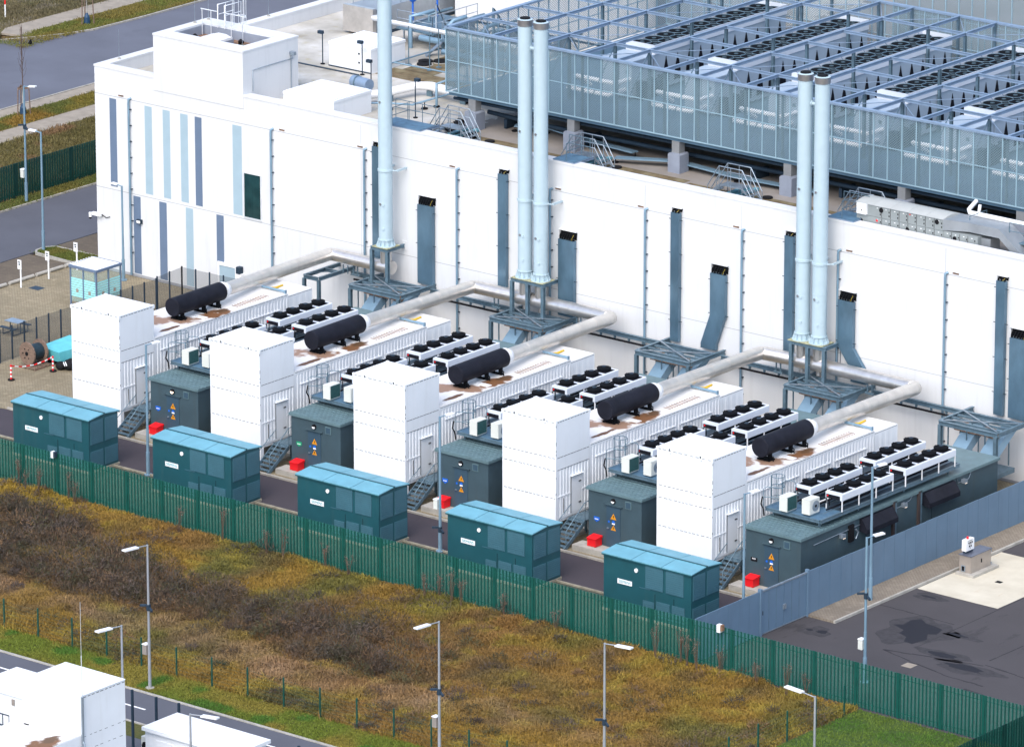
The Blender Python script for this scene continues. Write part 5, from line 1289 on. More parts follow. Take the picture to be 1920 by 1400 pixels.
# =================================================================== FENCES
def palisade(label, axis, fixed, a0, a1, h, m, bay=2.52, pitch=.226, pw=.070, mesh='fence_mesh', name='palisade_fence', group=None):
    loc = ((a0 + a1) / 2, fixed, 0) if axis == 0 else (fixed, (a0 + a1) / 2, 0)
    t = thing(name, loc, label, 'fence', group)
    n = max(1, int(round((a1 - a0) / bay))); bay = (a1 - a0) / n
    def bx(mb, a, b, o0, o1, z0, z1):
        if axis == 0: mb.box(a, fixed + o0, z0, b, fixed + o1, z1)
        else: mb.box(fixed - o0, a, z0, fixed - o1, b, z1)
    for i in range(n):
        A = a0 + i * bay; q = MB(); k = int(round((bay - .1) / pitch))
        for j in range(k):
            c = A + .05 + (j + .5) * (bay - .1) / k; hh = h + random.uniform(-.012, .012)
            bx(q, c - pw / 2, c + pw / 2, -.045, -.012, .05, hh)
        for z in (.3, h - .3): bx(q, A + .05, A + bay - .05, .02, .05, z - .02, z + .02)
        po = q.build('bar_panel', m, t)
        q = MB()
        if axis == 0: q.quad((A + .04, fixed, .06), (A + bay - .04, fixed, .06), (A + bay - .04, fixed, h - .02), (A + .04, fixed, h - .02))
        else: q.quad((fixed, A + .04, .06), (fixed, A + bay - .04, .06), (fixed, A + bay - .04, h - .02), (fixed, A + .04, h - .02))
        q.build('mesh_infill', mesh, po)
    for i in range(n + 1):
        a = a0 + i * bay; q = MB(); bx(q, a - .05, a + .05, -.02, .10, 0, h - .06); bx(q, a - .075, a + .075, -.04, -.02, .05, h); q.build('post', m, t)
    return t
palisade('long green palisade fence between the transformer kiosks and the rough grass', 0, -10.45, 1.0, 79.0, 2.35, 'fence_green')
palisade('dark green palisade fence cutting across the bottom right corner', 1, 72.0, -20.6, -10.7, 2.35, 'fence_dkgreen', mesh='fence_mesh_dark')
palisade('dark green palisade fence along the drive at the far left', 1, -34.25, 24.0, 52.0, 2.3, 'fence_dkgreen', pitch=.226, pw=.09, mesh='fence_mesh_dark')
g = thing('sheet_fence', (51.55, 8, 0), 'solid blue grey sheet metal fence beside the side pavement', 'fence')
def sheetrun(ya, yb, root, hz=2.38, nm='sheet_panel'):
    n = int(round((yb - ya) / .93)); d = (yb - ya) / n
    for i in range(n):
        q = MB(); q.box(51.53, ya + i * d + .012, .07, 51.57, ya + (i + 1) * d - .012, hz + random.uniform(-.008, .008)); q.build(nm, 'fence_grey', root)
    for i in range(n + 1):
        q = MB(); q.box(51.46, ya + i * d - .03, 0, 51.525, ya + i * d + .03, hz - .05); q.box(51.572, ya + i * d - .014, .05, 51.58, ya + i * d + .014, hz - .02); q.build('post', 'fence_grey', root)
sheetrun(-10.3, -5.15, g); sheetrun(-1.05, 23.2, g)
g = thing('sheet_gate', (51.55, -3.1, 0), 'double leaf blue grey sheet gate with top rail and lock', 'gate')
for ya, yb in ((-5.0, -3.12), (-3.08, -1.2)):
    q = MB(); q.box(51.53, ya, .1, 51.57, yb, 2.3)
    for i in range(1, 3): yy = ya + (yb - ya) * i / 3; q.box(51.57, yy - .012, .15, 51.578, yy + .012, 2.25, 1)
    lf = q.build('gate_leaf', ['fence_grey', 'steel'], g)
    q = MB(); q.box(51.50, ya, 2.3, 51.6, yb, 2.38); q.box(51.52, ya, .04, 51.58, yb, .1); q.build('rail', 'galv', lf)
for y in (-5.08, -1.12): MB().box(51.45, y - .07, 0, 51.65, y + .07, 2.5).build('gate_post', 'fence_grey', g)
MB().box(51.57, -3.2, .95, 51.66, -3.0, 1.2).box(51.57, -5.0, 1.1, 51.63, -4.92, 1.3, 1).build('lock', ['galv', 'ink'], g)
t = thing('intercom_box', (53.2, -10.62, 1.5), 'small white camera box fixed on the green palisade fence near the gate', 'camera')
MB().box(53.1, -10.72, 2.1, 53.3, -10.5, 2.5).build('casing', 'white', t); MB().box(53.3, -10.68, 2.2, 53.42, -10.5, 2.5).build('hood', 'roof_bits', t)
t = thing('intercom_box', (10.4, -10.62, 1.5), 'small white camera box fixed on the green palisade fence at left', 'camera')
MB().box(8.35, -10.72, 2.1, 8.5, -10.5, 2.45).build('casing', 'white', t); MB().box(8.5, -10.68, 2.15, 8.62, -10.5, 2.45).build('hood', 'steel_dark', t)
# fine grey mesh fence round the left of the compound
def weld(label, pts, h=2.0, step=1.05):
    t = thing('mesh_fence', (pts[0][0], pts[0][1], 0), label, 'fence', 'grey mesh fences of the compound')
    for a, b in zip(pts[:-1], pts[1:]):
        a, b = Vector((*a, 0)), Vector((*b, 0)); n = max(1, int(round((b - a).length / step)))
        for i in range(n):
            p, q = a.lerp(b, i / n), a.lerp(b, (i + 1) / n)
            m = MB(); m.quad((p.x, p.y, .05), (q.x, q.y, .05), (q.x, q.y, h), (p.x, p.y, h)); m.build('mesh_panel', 'weldmesh', t)
        for i in range(n + 1):
            p = a.lerp(b, i / n); MB().box(p.x - .035, p.y - .035, 0, p.x + .035, p.y + .035, h + .05).build('post', 'steel_dark', t)
    return t
weld('fine grey mesh fence running behind the cable drum to the shelter', [(-10.55, 4.2), (-10.6, 18.6)])
weld('fine grey mesh fence behind the leftmost container near the facade', [(-10.6, 18.7), (-10.9, 21.2), (-4.5, 21.4)], 2.1)
# thin green posts fence in the foreground
t = thing('post_fence', (40, -27.95, 0), 'thin green wire fence on slender posts between rough grass and mown strip', 'fence')
xs = [21.2 - 2.33 * 4 + 2.33 * i for i in range(22)]
for x in xs:
    if x < 61.7: MB().box(x - .03, -27.98, 0, x + .03, -27.92, 1.55).build('post', 'fence_green', t)
for y in [-27.9 + 2.31 * i for i in range(8)]: MB().box(61.62, y - .03, 0, 61.68, y + .03, 1.55).build('post', 'fence_green', t)
m = MB()
for z in [.2 + .2 * i for i in range(7)]: m.beam((xs[0], -27.95, z), (61.65, -27.95, z), .006, .006); m.beam((61.65, -27.9, z), (61.65, -11, z), .006, .006)
m.build('wires', 'fence_green', t)

# =================================================================== LAMP POSTS
def lamp(x, y, h, dx, dy, style, label, extras=(), base=True):
    """dx,dy: arm direction and length; style 0 grey slim with flat head, 1 blue-grey pole with white head"""
    t = thing('lamp_post', (x, y, 0), label, 'street lamp', 'grey lamp posts along the front' if style == 0 else 'blue grey lamp posts')
    m = 'lamp_grey' if style == 0 else 'pipe_blue'
    p = MB(); p.cyl((x, y, 0), (x, y, h * .35), .085, 12, .075); p.cyl((x, y, h * .35), (x, y, h), .068, 12, .05 if style == 0 else .06)
    if style == 1: p.cyl((x, y, 0), (x, y, 1.3), .105, 12)
    p.build('pole', m, t)
    L = math.hypot(dx, dy); ux, uy = dx / L, dy / L
    a = MB(); a.tube([(x, y, h - .04), (x + ux * L * .45, y + uy * L * .45, h + .02)], .03, 7); a.build('arm', m, t)
    hd = MB(); A = Vector((x + ux * L * .42, y + uy * L * .42, h + .02)); B = Vector((x + ux * L, y + uy * L, h + .06))
    hd.beam(A, B, .27, .07); hd.beam(A.lerp(B, .15), A.lerp(B, .95), .2, .02, 1, up=-.045)
    hd.build('lamp_head', ['lamp_white', 'steel_dark'], t)
    for e in extras:
        if e[0] == 'box': MB().box(x - .34, y - .14, e[1], x - .08, y + .14, e[1] + .5).box(x - .36, y - .16, e[1] + .5, x - .07, y + .16, e[1] + .54, 1).build('junction_box', [e[2], 'white'], t)
        if e[0] == 'cam':
            c = MB(); c.beam((x - .05, y, e[1]), (x - .45, y - .1, e[1] - .06), .1, .1); c.beam((x + .05, y, e[1] - .1), (x + .35, y - .15, e[1] - .2), .1, .1); c.cyl((x, y, e[1] - .25), (x, y, e[1] + .05), .11, 10); c.build('camera_cluster', 'steel_dark', t)
    if base: MB().cyl((x, y, 0), (x, y, .06), .22, 12).build('base_plate', 'concrete' if style == 0 else m, t)
    return t
lamp(32.95, -30.02, 7.42, -.15, -1.55, 0, 'tall grey lamp post on the mown strip with grey box, leftmost whole one', (('box', 1.75, 'stainless'), ('cam', 4.3)))
lamp(39.95, -39.54, 7.4, -.15, -1.55, 0, 'grey lamp post rising behind the white foreground tower')
lamp(50.5, -46.5, 7.4, 1.5, .2, 0, 'grey lamp post in front of the low white foreground cabin')
lamp(51.16, -29.75, 7.4, -.08, -1.62, 0, 'grey lamp post at bottom centre with box and lamp head to the left', (('box', 2.1, 'stainless'), ('cam', 4.0)))
lamp(59.1, -27.25, 7.4, 1.56, .06, 0, 'grey lamp post right of bottom centre with lamp head to the right', (('cam', 3.6),))
lamp(71.04, -26.97, 7.4, -1.75, .12, 0, 'grey lamp post at bottom right in front of the green lawn')
lamp(10.0, -4.84, 7.35, .3, .75, 1, 'blue grey lamp post beside the leftmost transformer kiosk')
lamp(30.55, -4.86, 7.35, .3, .75, 1, 'blue grey lamp post with pale box between middle kiosks', (('box', 2.3, 'acwhite'), ('cam', 1.3)))
lamp(50.6, -5.2, 7.35, .3, .75, 1, 'blue grey lamp post inside the gate by the rightmost kiosk')
lamp(59.65, -7.3, 7.5, .35, .92, 1, 'blue grey lamp post behind the green fence in the right yard', (('box', 1.7, 'acwhite'), ('cam', 4.6)))
lamp(52.73, 2.72, 7.2, .3, .75, 1, 'blue grey lamp post on the side pavement along the sheet fence')
lamp(-33.12, 31.4, 7.5, .85, .2, 1, 'tall blue grey lamp post by the dark green fence at far left', (('box', 1.6, 'acwhite'), ('cam', 5.0)))
lamp(-24.66, 23.92, 7.48, -.82, -.15, 1, 'blue grey lamp post on the small grass island')
lamp(-16.6, 22.3, 5.85, -.8, 0, 1, 'short blue grey lamp post close to the striped facade')
lamp(-21.0, 40.4, 13.5, .3, .75, 1, 'dark lamp post behind the building left parapet') if False else None

# =================================================================== LEFT YARD THINGS
ps = [(-21.15 + .0, y) for y in (14.2, 15.75, 17.3, 19.65, 20.95)]
for i, (ya, yb) in enumerate(((13.1, 14.9), (15.1, 16.95), (17.25, 19.35), (19.6, 20.55), (20.75, 21.9), (22.1, 23.0))):
    t = thing('kerb_log', (-21.2, (ya + yb) / 2, 0), f'pale concrete wheel stop log, {["nearest", "second nearest", "third nearest", "fourth nearest", "fifth nearest", "farthest"][i]} in the row by the parking bays', 'wheel stop', 'concrete wheel stops')
    MB().cyl((-21.2, ya, .11), (-21.2, yb, .11), .11, 10).build('log', 'concrete', t)
def make_sign():
    t = thing('bay_sign', (0, 0, 0), '', 'sign', 'white parking bay signs')
    MB().cyl((0, 0, 0), (0, 0, 1.6), .05, 10).build('post', 'white', t)
    MB().box(-.17, -.09, 1.15, .13, -.055, 1.72).build('plate', 'white', t)
    MB().box(-.12, -.096, 1.55, .06, -.09, 1.62).box(-.08, -.096, 1.40, .03, -.09, 1.5).build('plate_marks', 'steel_dark', t)
    return t
sg = make_sign()
for i, y in enumerate((17.31, 19.72, 22.21)):
    o = sg if i == 0 else copy_tree(sg); o.location = (-20.3, y, 0)
    o['label'] = ['white bay sign on a post, nearest to the left edge', 'white bay sign on a post, middle of three', 'white bay sign post half hidden behind the glass shelter'][i]
t = thing('glass_shelter', (-14.2, 17.2, 0), 'small glass smoking shelter with white roof and aqua striped panes', 'shelter')
x0, x1, y0, y1 = -15.2, -13.15, 16.2, 18.3
for x, y in ((x0, y0), (x1, y0), (x0, y1), (x1, y1), ((x0 + x1) / 2, y0), (x1, (y0 + y1) / 2)): MB().box(x - .04, y - .04, 0, x + .04, y + .04, 2.45).build('post', 'stripe_dark', t)
MB().box(x0 - .08, y0 - .08, 2.45, x1 + .08, y0 + .02, 2.6).box(x0 - .08, y1 - .02, 2.45, x1 + .08, y1 + .08, 2.6).box(x0 - .08, y0 + .02, 2.45, x0 + .02, y1 - .02, 2.6).box(x1 - .02, y0 + .02, 2.45, x1 + .08, y1 - .02, 2.6).build('roof_frame', 'stripe_dark', t)
r = MB(); r.box(x0 + .02, y0 + .02, 2.5, x1 - .02, y1 - .02, 2.58)
for i in range(9): r.box(x0 - .16, y0 + .1 + i * .23, 2.6, x1, y0 + .15 + i * .23, 2.63, 0)
r.build('roof', 'white', t)
for nm, pts in (('pane', ((x0 + .05, y0, x1 - .05, y0))), ('pane', ((x1, y0 + .05, x1, y1 - .05)))):
    xa, ya, xb, yb = pts; q = MB(); q.quad((xa, ya, .4), (xb, yb, .4), (xb, yb, 2.4), (xa, ya, 2.4)); po = q.build('pane', 'shelter_glass', t)
    q = MB(); off = -.012 if ya == yb else .012
    for i in range(8):
        z = .72 + i * .145
        if ya == yb: q.quad((xa, ya + off, z), (xb, yb + off, z), (xb, yb + off, z + .115), (xa, ya + off, z + .115))
        else: q.quad((xa + off, ya, z), (xb + off, yb, z), (xb + off, yb, z + .115), (xa + off, ya, z + .115))
    q.build('aqua_bands', 'shelter_band', po)
    q = MB()
    for f in (.25, .75):
        px_, py_ = xa + (xb - xa) * f, ya + (yb - ya) * f
        if ya == yb: q.box(px_ - .09, ya - .03, 1.0, px_ + .09, ya - .015, 1.22)
        else: q.box(xa + .015, py_ - .09, 1.0, xa + .03, py_ + .09, 1.22)
    q.build('notice', 'stainless', po)
def make_table():
    t = thing('picnic_table', (0, 0, 0), '', 'picnic table', 'grey picnic tables by the mesh fence')
    MB().box(-.55, -.35, .72, .55, .35, .76).build('table_top', 'galv', t)
    for y in (-.62, .62): MB().box(-.6, y - .14, .43, .6, y + .14, .47).build('bench', 'steel_dark', t)
    g = MB()
    for x in (-.4, .4): g.tube([(x, -.62, .43), (x, -.62, .05), (x, .62, .05), (x, .62, .43)], .025, 6); g.cyl((x, 0, .05), (x, 0, .72), .03, 6)
    g.build('leg_frame', 'steel_dark', t); return t
tb = make_table(); tb['label'] = 'grey picnic table with two benches behind the mesh fence'; tb.location = (-14.05, 10.2, 0)
o = copy_tree(tb); o.location = (-15.2, 8.7, 0); o['label'] = 'grey picnic table nearest the left edge of the picture'
# cable drum
t = thing('cable_drum', (-8.7, 6.1, 0), 'wooden cable drum wound with dark cable on a low pallet', 'cable drum')
d = Vector((.12, .99, 0)).normalized(); c0 = Vector((-8.78, 5.64, .82)); c1 = c0 + d * .95
for c, s_ in ((c0, -1), (c1, 1)):
    f = MB(); f.cyl(c - d * .05, c + d * .05, .68, 28); f.cyl(c + d * .05 * s_, c + d * .08 * s_, .12, 12, m=1)
    for q in range(6):
        a = q * math.pi / 3; uu = Vector((math.cos(a), 0, math.sin(a))); f.cyl(c + uu * .3 + d * .05 * s_, c + uu * .3 + d * .075 * s_, .04, 8, m=1)
    f.build('flange', ['wood', 'ink'], t)
MB().cyl(c0 + d * .05, c1 - d * .05, .47, 26).build('cable_winding', 'cable', t)
p = MB()
for i in range(4): p.box(-9.15, 5.35 + i * .38, .06, -7.95, 5.6 + i * .38, .12)
for x in (-9.1, -8.55, -8.05): p.box(x, 5.35, 0, x + .1, 6.75, .06)
p.build('pallet', 'wood', t)
t = thing('cable_drum', (-3.6, 14.6, 0), 'dark cable drum half hidden behind the silencer of the leftmost container', 'cable drum')
for y in (14.1, 15.1): MB().cyl((-3.6, y - .05, .85), (-3.6, y + .05, .85), .85, 24).build('flange', 'wood', t)
MB().cyl((-3.6, 14.15, .85), (-3.6, 15.05, .85), .6, 20).build('cable_winding', 'cable', t)
t = thing('covered_skip', (-8.0, 7.9, 0), 'aqua tarpaulin covered skip half hidden by the leftmost container', 'skip')
b = MB(); b.add([(-8.75, 7.0, .25), (-7.3, 6.9, .25), (-6.9, 9.0, .25), (-8.6, 9.1, .25), (-8.95, 6.85, .95), (-7.35, 6.7, .9), (-6.7, 9.0, 1.05), (-8.8, 9.2, 1.1)], [(0, 1, 5, 4), (1, 2, 6, 5), (2, 3, 7, 6), (3, 0, 4, 7), (4, 5, 6, 7), (0, 3, 2, 1)])
b.build('tarpaulin', 'skip', t); MB().box(-8.6, 7.1, 0, -7.2, 8.9, .25).build('base', 'ink', t)
t = thing('black_bundle', (-6.9, 6.9, 0), 'heap of black plastic sacks beside the aqua skip', 'rubbish sacks')
b = MB()
for x, y, r_ in ((-7.0, 6.5, .32), (-6.6, 6.8, .4), (-6.25, 7.1, .38), (-6.8, 7.2, .35)): b.sphere((x, y, r_ * .75), r_, 10, sz=.8)
b.build('sacks', 'rubber', t); MB().beam((-6.75, 6.45, .5), (-6.5, 6.3, .35), .05, .03).beam((-6.65, 6.5, .52), (-6.4, 6.35, .37), .05, .03).build('white_ties', 'white', t)
t = thing('white_bundle', (-10.0, 3.4, 0), 'crumpled white sheeting on a pallet at the left edge', 'sheeting')
b = MB()
for i in range(9): b.sphere((-10.1 + random.uniform(-.5, .4), 3.2 + random.uniform(-.4, .4), .2), random.uniform(.18, .3), 7, sz=.8)
b.build('sheeting', 'white', t); MB().box(-10.8, 2.6, 0, -9.4, 3.9, .1).build('pallet', 'wood', t)
def make_cone():
    t = thing('barrier_post', (0, 0, 0), '', 'barrier post', 'red and white barrier posts')
    MB().cyl((0, 0, 0), (0, 0, .07), .2, 16).build('foot', 'rubber', t)
    p = MB()
    for i in range(7): p.cyl((0, 0, .07 + i * .12), (0, 0, .19 + i * .12), .055, 12, m=i % 2)
    p.build('striped_tube', ['red', 'white'], t); return t
cn = make_cone(); cn.location = (-7.79, 3.22, 0); cn['label'] = 'red and white striped post on a black foot, nearest the left edge'
o = copy_tree(cn); o.location = (-7.11, 5.96, 0); o['label'] = 'red and white striped post on a black foot, beside the cable drum'
t = thing('barrier_tape', (-7.6, 4.6, .8), 'sagging red and white tape strung past the cable drum', 'tape')
pts = [(-7.79, 3.22, .85), (-7.75, 4.1, .6), (-7.6, 4.9, .55), (-7.3, 5.5, .7), (-7.11, 5.96, .88)]; mb = MB()
for i in range(len(pts) - 1):
    for j in range(3):
        a, b_ = Vector(pts[i]).lerp(Vector(pts[i + 1]), j / 3), Vector(pts[i]).lerp(Vector(pts[i + 1]), (j + 1) / 3); mb.beam(a, b_, .012, .07, (i * 3 + j) % 2)
mb.build('tape', ['red', 'white'], t)
# tree saplings on stakes
def sapling(x, y, h, label):
    t = thing('sapling_tree', (x, y, 0), label, 'young tree', 'staked saplings by the road')
    MB().tube([(x, y, 0), (x + .02, y, h * .4), (x - .02, y, h * .75), (x, y, h)], .035, 6).build('trunk', 'bark', t)
    b = MB()
    for i in range(22):
        z = h * (.42 + .55 * i / 22); a = i * 2.4; L = .55 * (1.1 - i / 24)
        b.tube([(x, y, z), (x + L * .4 * math.cos(a), y + L * .4 * math.sin(a), z + .3), (x + L * .55 * math.cos(a + .3), y + L * .55 * math.sin(a + .3), z + .75)], .010, 4)
    b.build('crown', 'bark', t)
    s = MB()
    for i in range(3):
        a = i * 2.094 + .5; s.cyl((x + .5 * math.cos(a), y + .5 * math.sin(a), 0), (x + .42 * math.cos(a), y + .42 * math.sin(a), 2.0), .04, 7)
    for i in range(3):
        a, b_ = i * 2.094 + .5, (i + 1) * 2.094 + .5; s.beam((x + .44 * math.cos(a), y + .44 * math.sin(a), 1.9), (x + .44 * math.cos(b_), y + .44 * math.sin(b_), 1.9), .05, .12)
    s.build('stakes', 'wood', t)
    MB().cyl((x, y, 0), (x, y, .55), .24, 12, .2).cyl((x, y, .55), (x, y, .85), .2, 12, .06).build('watering_bag', 'bluebag', t)
    MB().cyl((x, y, .85), (x, y, 1.9), .045, 8).build('trunk_guard', 'concrete', t)
sapling(-61.7, 67.9, 6.5, 'young tree on three stakes with blue bag on the far verge')
sapling(-48.0, 46.9, 6.0, 'bare young tree on three stakes with blue bag beside the near path')
t = thing('striped_pole', (-67.5, 65.8, 0), 'thin red and white striped marker pole in the top left meadow', 'marker pole')
p = MB()
for i in range(9): p.cyl((-67.5, 65.8, i * .35 + (.6 if i else 0)), (-67.5, 65.8, .95 + i * .35), .05, 10, m=(i % 2))
p.build('pole', ['white', 'red'], t)
t = thing('crow', (-60.5, 60.9, 0), 'black crow standing on the road at upper left', 'bird')
b = MB(); b.sphere((-60.5, 60.9, .28), .12, 10, sz=1.1); b.sphere((-60.42, 60.86, .45), .075, 8); b.cyl((-60.36, 60.83, .45), (-60.26, 60.79, .43), .025, 6, .005); b.beam((-60.55, 60.92, .3), (-60.78, 61.0, .14), .1, .04); b.cyl((-60.48, 60.93, 0), (-60.49, 60.92, .2), .012, 5); b.cyl((-60.5, 60.86, 0), (-60.51, 60.87, .2), .012, 5)
b.build('body', 'ink', t)
# =================================================================== RIGHT YARD
t = thing('fuel_cabinet', (54.0, 10, 0), 'stainless steel filling cabinet on a concrete plinth beside the sheet fence', 'cabinet')
MB().box(53.62, 8.95, 0, 54.75, 11.25, .16).build('plinth', 'concrete', t)
MB().box(53.72, 9.15, .16, 54.45, 10.95, 1.06).build('body', 'stainless', t); MB().box(53.69, 9.1, 1.06, 54.49, 11.0, 1.10).build('lid', 'stainless_top', t)
MB().box(53.85, 9.12, .2, 54.1, 9.15, .52).box(53.9, 9.11, .24, 54.05, 9.12, .48, 1).build('vent', ['galv', 'ink'], t); MB().box(54.45, 10.05, .55, 54.47, 10.12, .75).build('lock', 'ink', t)
for z in (.3, .95): MB().box(54.45, 10.93, z - .05, 54.48, 10.97, z + .06).build('hinge', 'galv', t)
t = thing('alarm_panel', (53.95, 9.5, 1.1), 'white control panel box with black switches and red beacon on the cabinet', 'control panel')
MB().box(53.75, 9.3, 1.22, 54.02, 10.02, 1.82).build('casing', 'white', t)
s = MB()
for i in range(3): s.box(54.02, 9.5 + i * .14, 1.60, 54.04, 9.57 + i * .14, 1.69)
for i in range(2): s.box(54.02, 9.56 + i * .14, 1.41, 54.04, 9.63 + i * .14, 1.50)
s.box(54.02, 9.48, 1.74, 54.025, 9.86, 1.76); s.box(54.02, 9.52, 1.55, 54.025, 9.8, 1.565); s.box(54.02, 9.64, 1.33, 54.03, 9.69, 1.37)
s.build('switches', 'ink', t)
MB().cyl((53.88, 9.62, 1.82), (53.88, 9.62, 1.95), .07, 12, .05).build('beacon', 'red', t); MB().box(53.8, 9.35, 1.10, 53.97, 9.97, 1.22).build('bracket', 'steel_dark', t)

# =================================================================== FOREGROUND WHITE PLANT
t = thing('foreground_tower', (40.0, -57.0, 0), 'white container tower cut by the bottom edge with aerial mast', 'container')
x0, x1, y0, y1 = 39.9, 43.62, -46.3, -43.35
b = MB(); b.box(x0, y0, .9, x1, y1, 6.58)
for z in (4.6, 3.93): b.dashes(1, x1, 1, y0 + .1, y1, z, gap=.25, h=.02); b.dashes(0, y0, -1, x0, x1, z, gap=.25, h=.02)
b.dashes(1, x1, 1, y0 + .1, y1, 6.5, gap=.1, h=.03); b.build('tower_body', ['cont', 'dash'], t)
MB().box(x0 - .02, y0 - .02, 6.58, x1 + .02, y1 + .02, 6.62).build('tower_roof', 'cont', t)
MB().box(x0, -58, .9, x1, y0 - .004, 4.7).build('container_body', 'cont', t)
MB().box(x0 + .02, -57.9, 4.7, x1 - .02, y0 - .01, 4.74).build('container_roof', 'fg_roof' if 'fg_roof' in M else 'cont_roof', t)
MB().box(40.55, -46.95, 4.74, 40.85, -46.87, 4.77).build('roof_slot', 'ink', t)
f = MB()
for y in (-46.1, -43.6): 
    for x in (x0 + .15, x1 - .15): f.box(x - .13, y - .13, 0, x + .13, y + .13, .9)
f.build('support_frame', 'white', t)
MB().cyl((43.72, -46.35, .5), (43.72, -46.35, 6.6), .07, 10).tube([(43.72, -46.35, 4.5), (43.85, -46.4, 4.35), (43.85, -46.4, 2.0)], .03, 6).build('mast_tube', 'galv', t)
MB().cyl((43.72, -46.35, 6.6), (43.72, -46.35, 8.6), .022, 8).cyl((43.72, -46.35, 8.6), (43.72, -46.35, 11.2), .010, 6).build('aerial', 'rail_white', t)
t = thing('foreground_shelter', (38, -44.6, 0), 'white flat roofed plant house tucked left of the white foreground tower', 'plant house')
MB().box(36.7, -45.87, 0, 39.72, -43.25, 5.46).build('wall', 'cont', t); MB().box(36.6, -45.97, 5.46, 39.8, -43.18, 5.6).build('roof', 'cont', t)
w = MB(); w.box(38.1, -45.9, 3.2, 38.95, -45.87, 5.25); dd = w.build('door', 'white', t)
MB().box(38.84, -45.93, 4.98, 39.02, -45.9, 5.28).build('door_notice', 'stainless', dd)
g = MB(); g.tube([(37.6, -46.6, 3.9), (37.6, -46.6, 4.75), (39.3, -46.6, 4.75), (39.3, -46.6, 4.2), (37.6, -46.6, 4.2)], .03, 6); g.cyl((38.9, -46.6, 3.9), (38.9, -46.6, 4.75), .025, 6); g.cyl((38.2, -46.6, 3.9), (38.2, -46.6, 4.75), .025, 6)
g.tube([(38.4 + .4 * math.cos(q), -46.9 + .4 * math.sin(q), 4.25) for q in [math.pi * i / 6 for i in range(13)]], .022, 5); g.build('railing', 'steel_dark', t)
MB().box(37.4, -46.7, 3.0, 39.7, -45.9, 3.08).build('balcony', 'steel', t)
t = thing('foreground_cabin', (44, -38.7, 0), 'low white cabin with flat white roof at the bottom edge', 'cabin')
MB().box(41.95, -40.2, .2, 47.5, -37.95, 2.85).box(42.6, -40.22, .4, 43.7, -40.2, 2.5, 0).box(44.2, -40.22, .4, 45.3, -40.2, 2.5, 0).build('wall', 'cont', t)
MB().box(41.85, -40.35, 2.85, 47.7, -37.85, 3.02).build('roof', 'cont', t)
MB().box(41.9, -40.3, 0, 47.55, -37.9, .2).build('base', 'concrete', t)
MB().box(42.8, -40.24, 1.3, 43.2, -40.22, 1.5).box(44.6, -40.24, 1.3, 45.0, -40.22, 1.5).build('door_notice', 'stainless', t)
t = thing('wall_condenser', (41.6, -39.5, 1.6), 'white condenser box hung on the left end of the foreground cabin', 'air conditioner')
MB().box(41.45, -39.95, 1.5, 41.93, -39.15, 2.35).build('casing', 'acwhite', t); MB().disc((41.7, -39.95, 1.9), (0, -1, 0), .22, 14, 0, .012).build('fan_grille', 'ink', t)
FP = [(38.04, -36.82), (39.6, -36.85), (41.0, -36.8), (48.5, -36.8), (49.9, -36.8)]
for i, (x, y) in enumerate(FP):
    t = thing('fence_post', (x, y, 0), ['slim dark post nearest the white foreground tower', 'second slim dark post right of the foreground tower', 'slim dark post just left of the foreground cabin roof', 'slim dark post right of the foreground cabin roof', 'rightmost slim dark post beyond the foreground cabin'][i], 'post', 'slim dark posts behind the foreground cabin')
    MB().box(x - .05, y - .05, 0, x + .05, y + .05, 3.0 if i < 3 else 2.6).build('shaft', 'steel_dark', t); MB().box(x - .1, y - .1, 0, x + .1, y + .1, .03).build('foot_plate', 'steel_dark', t)

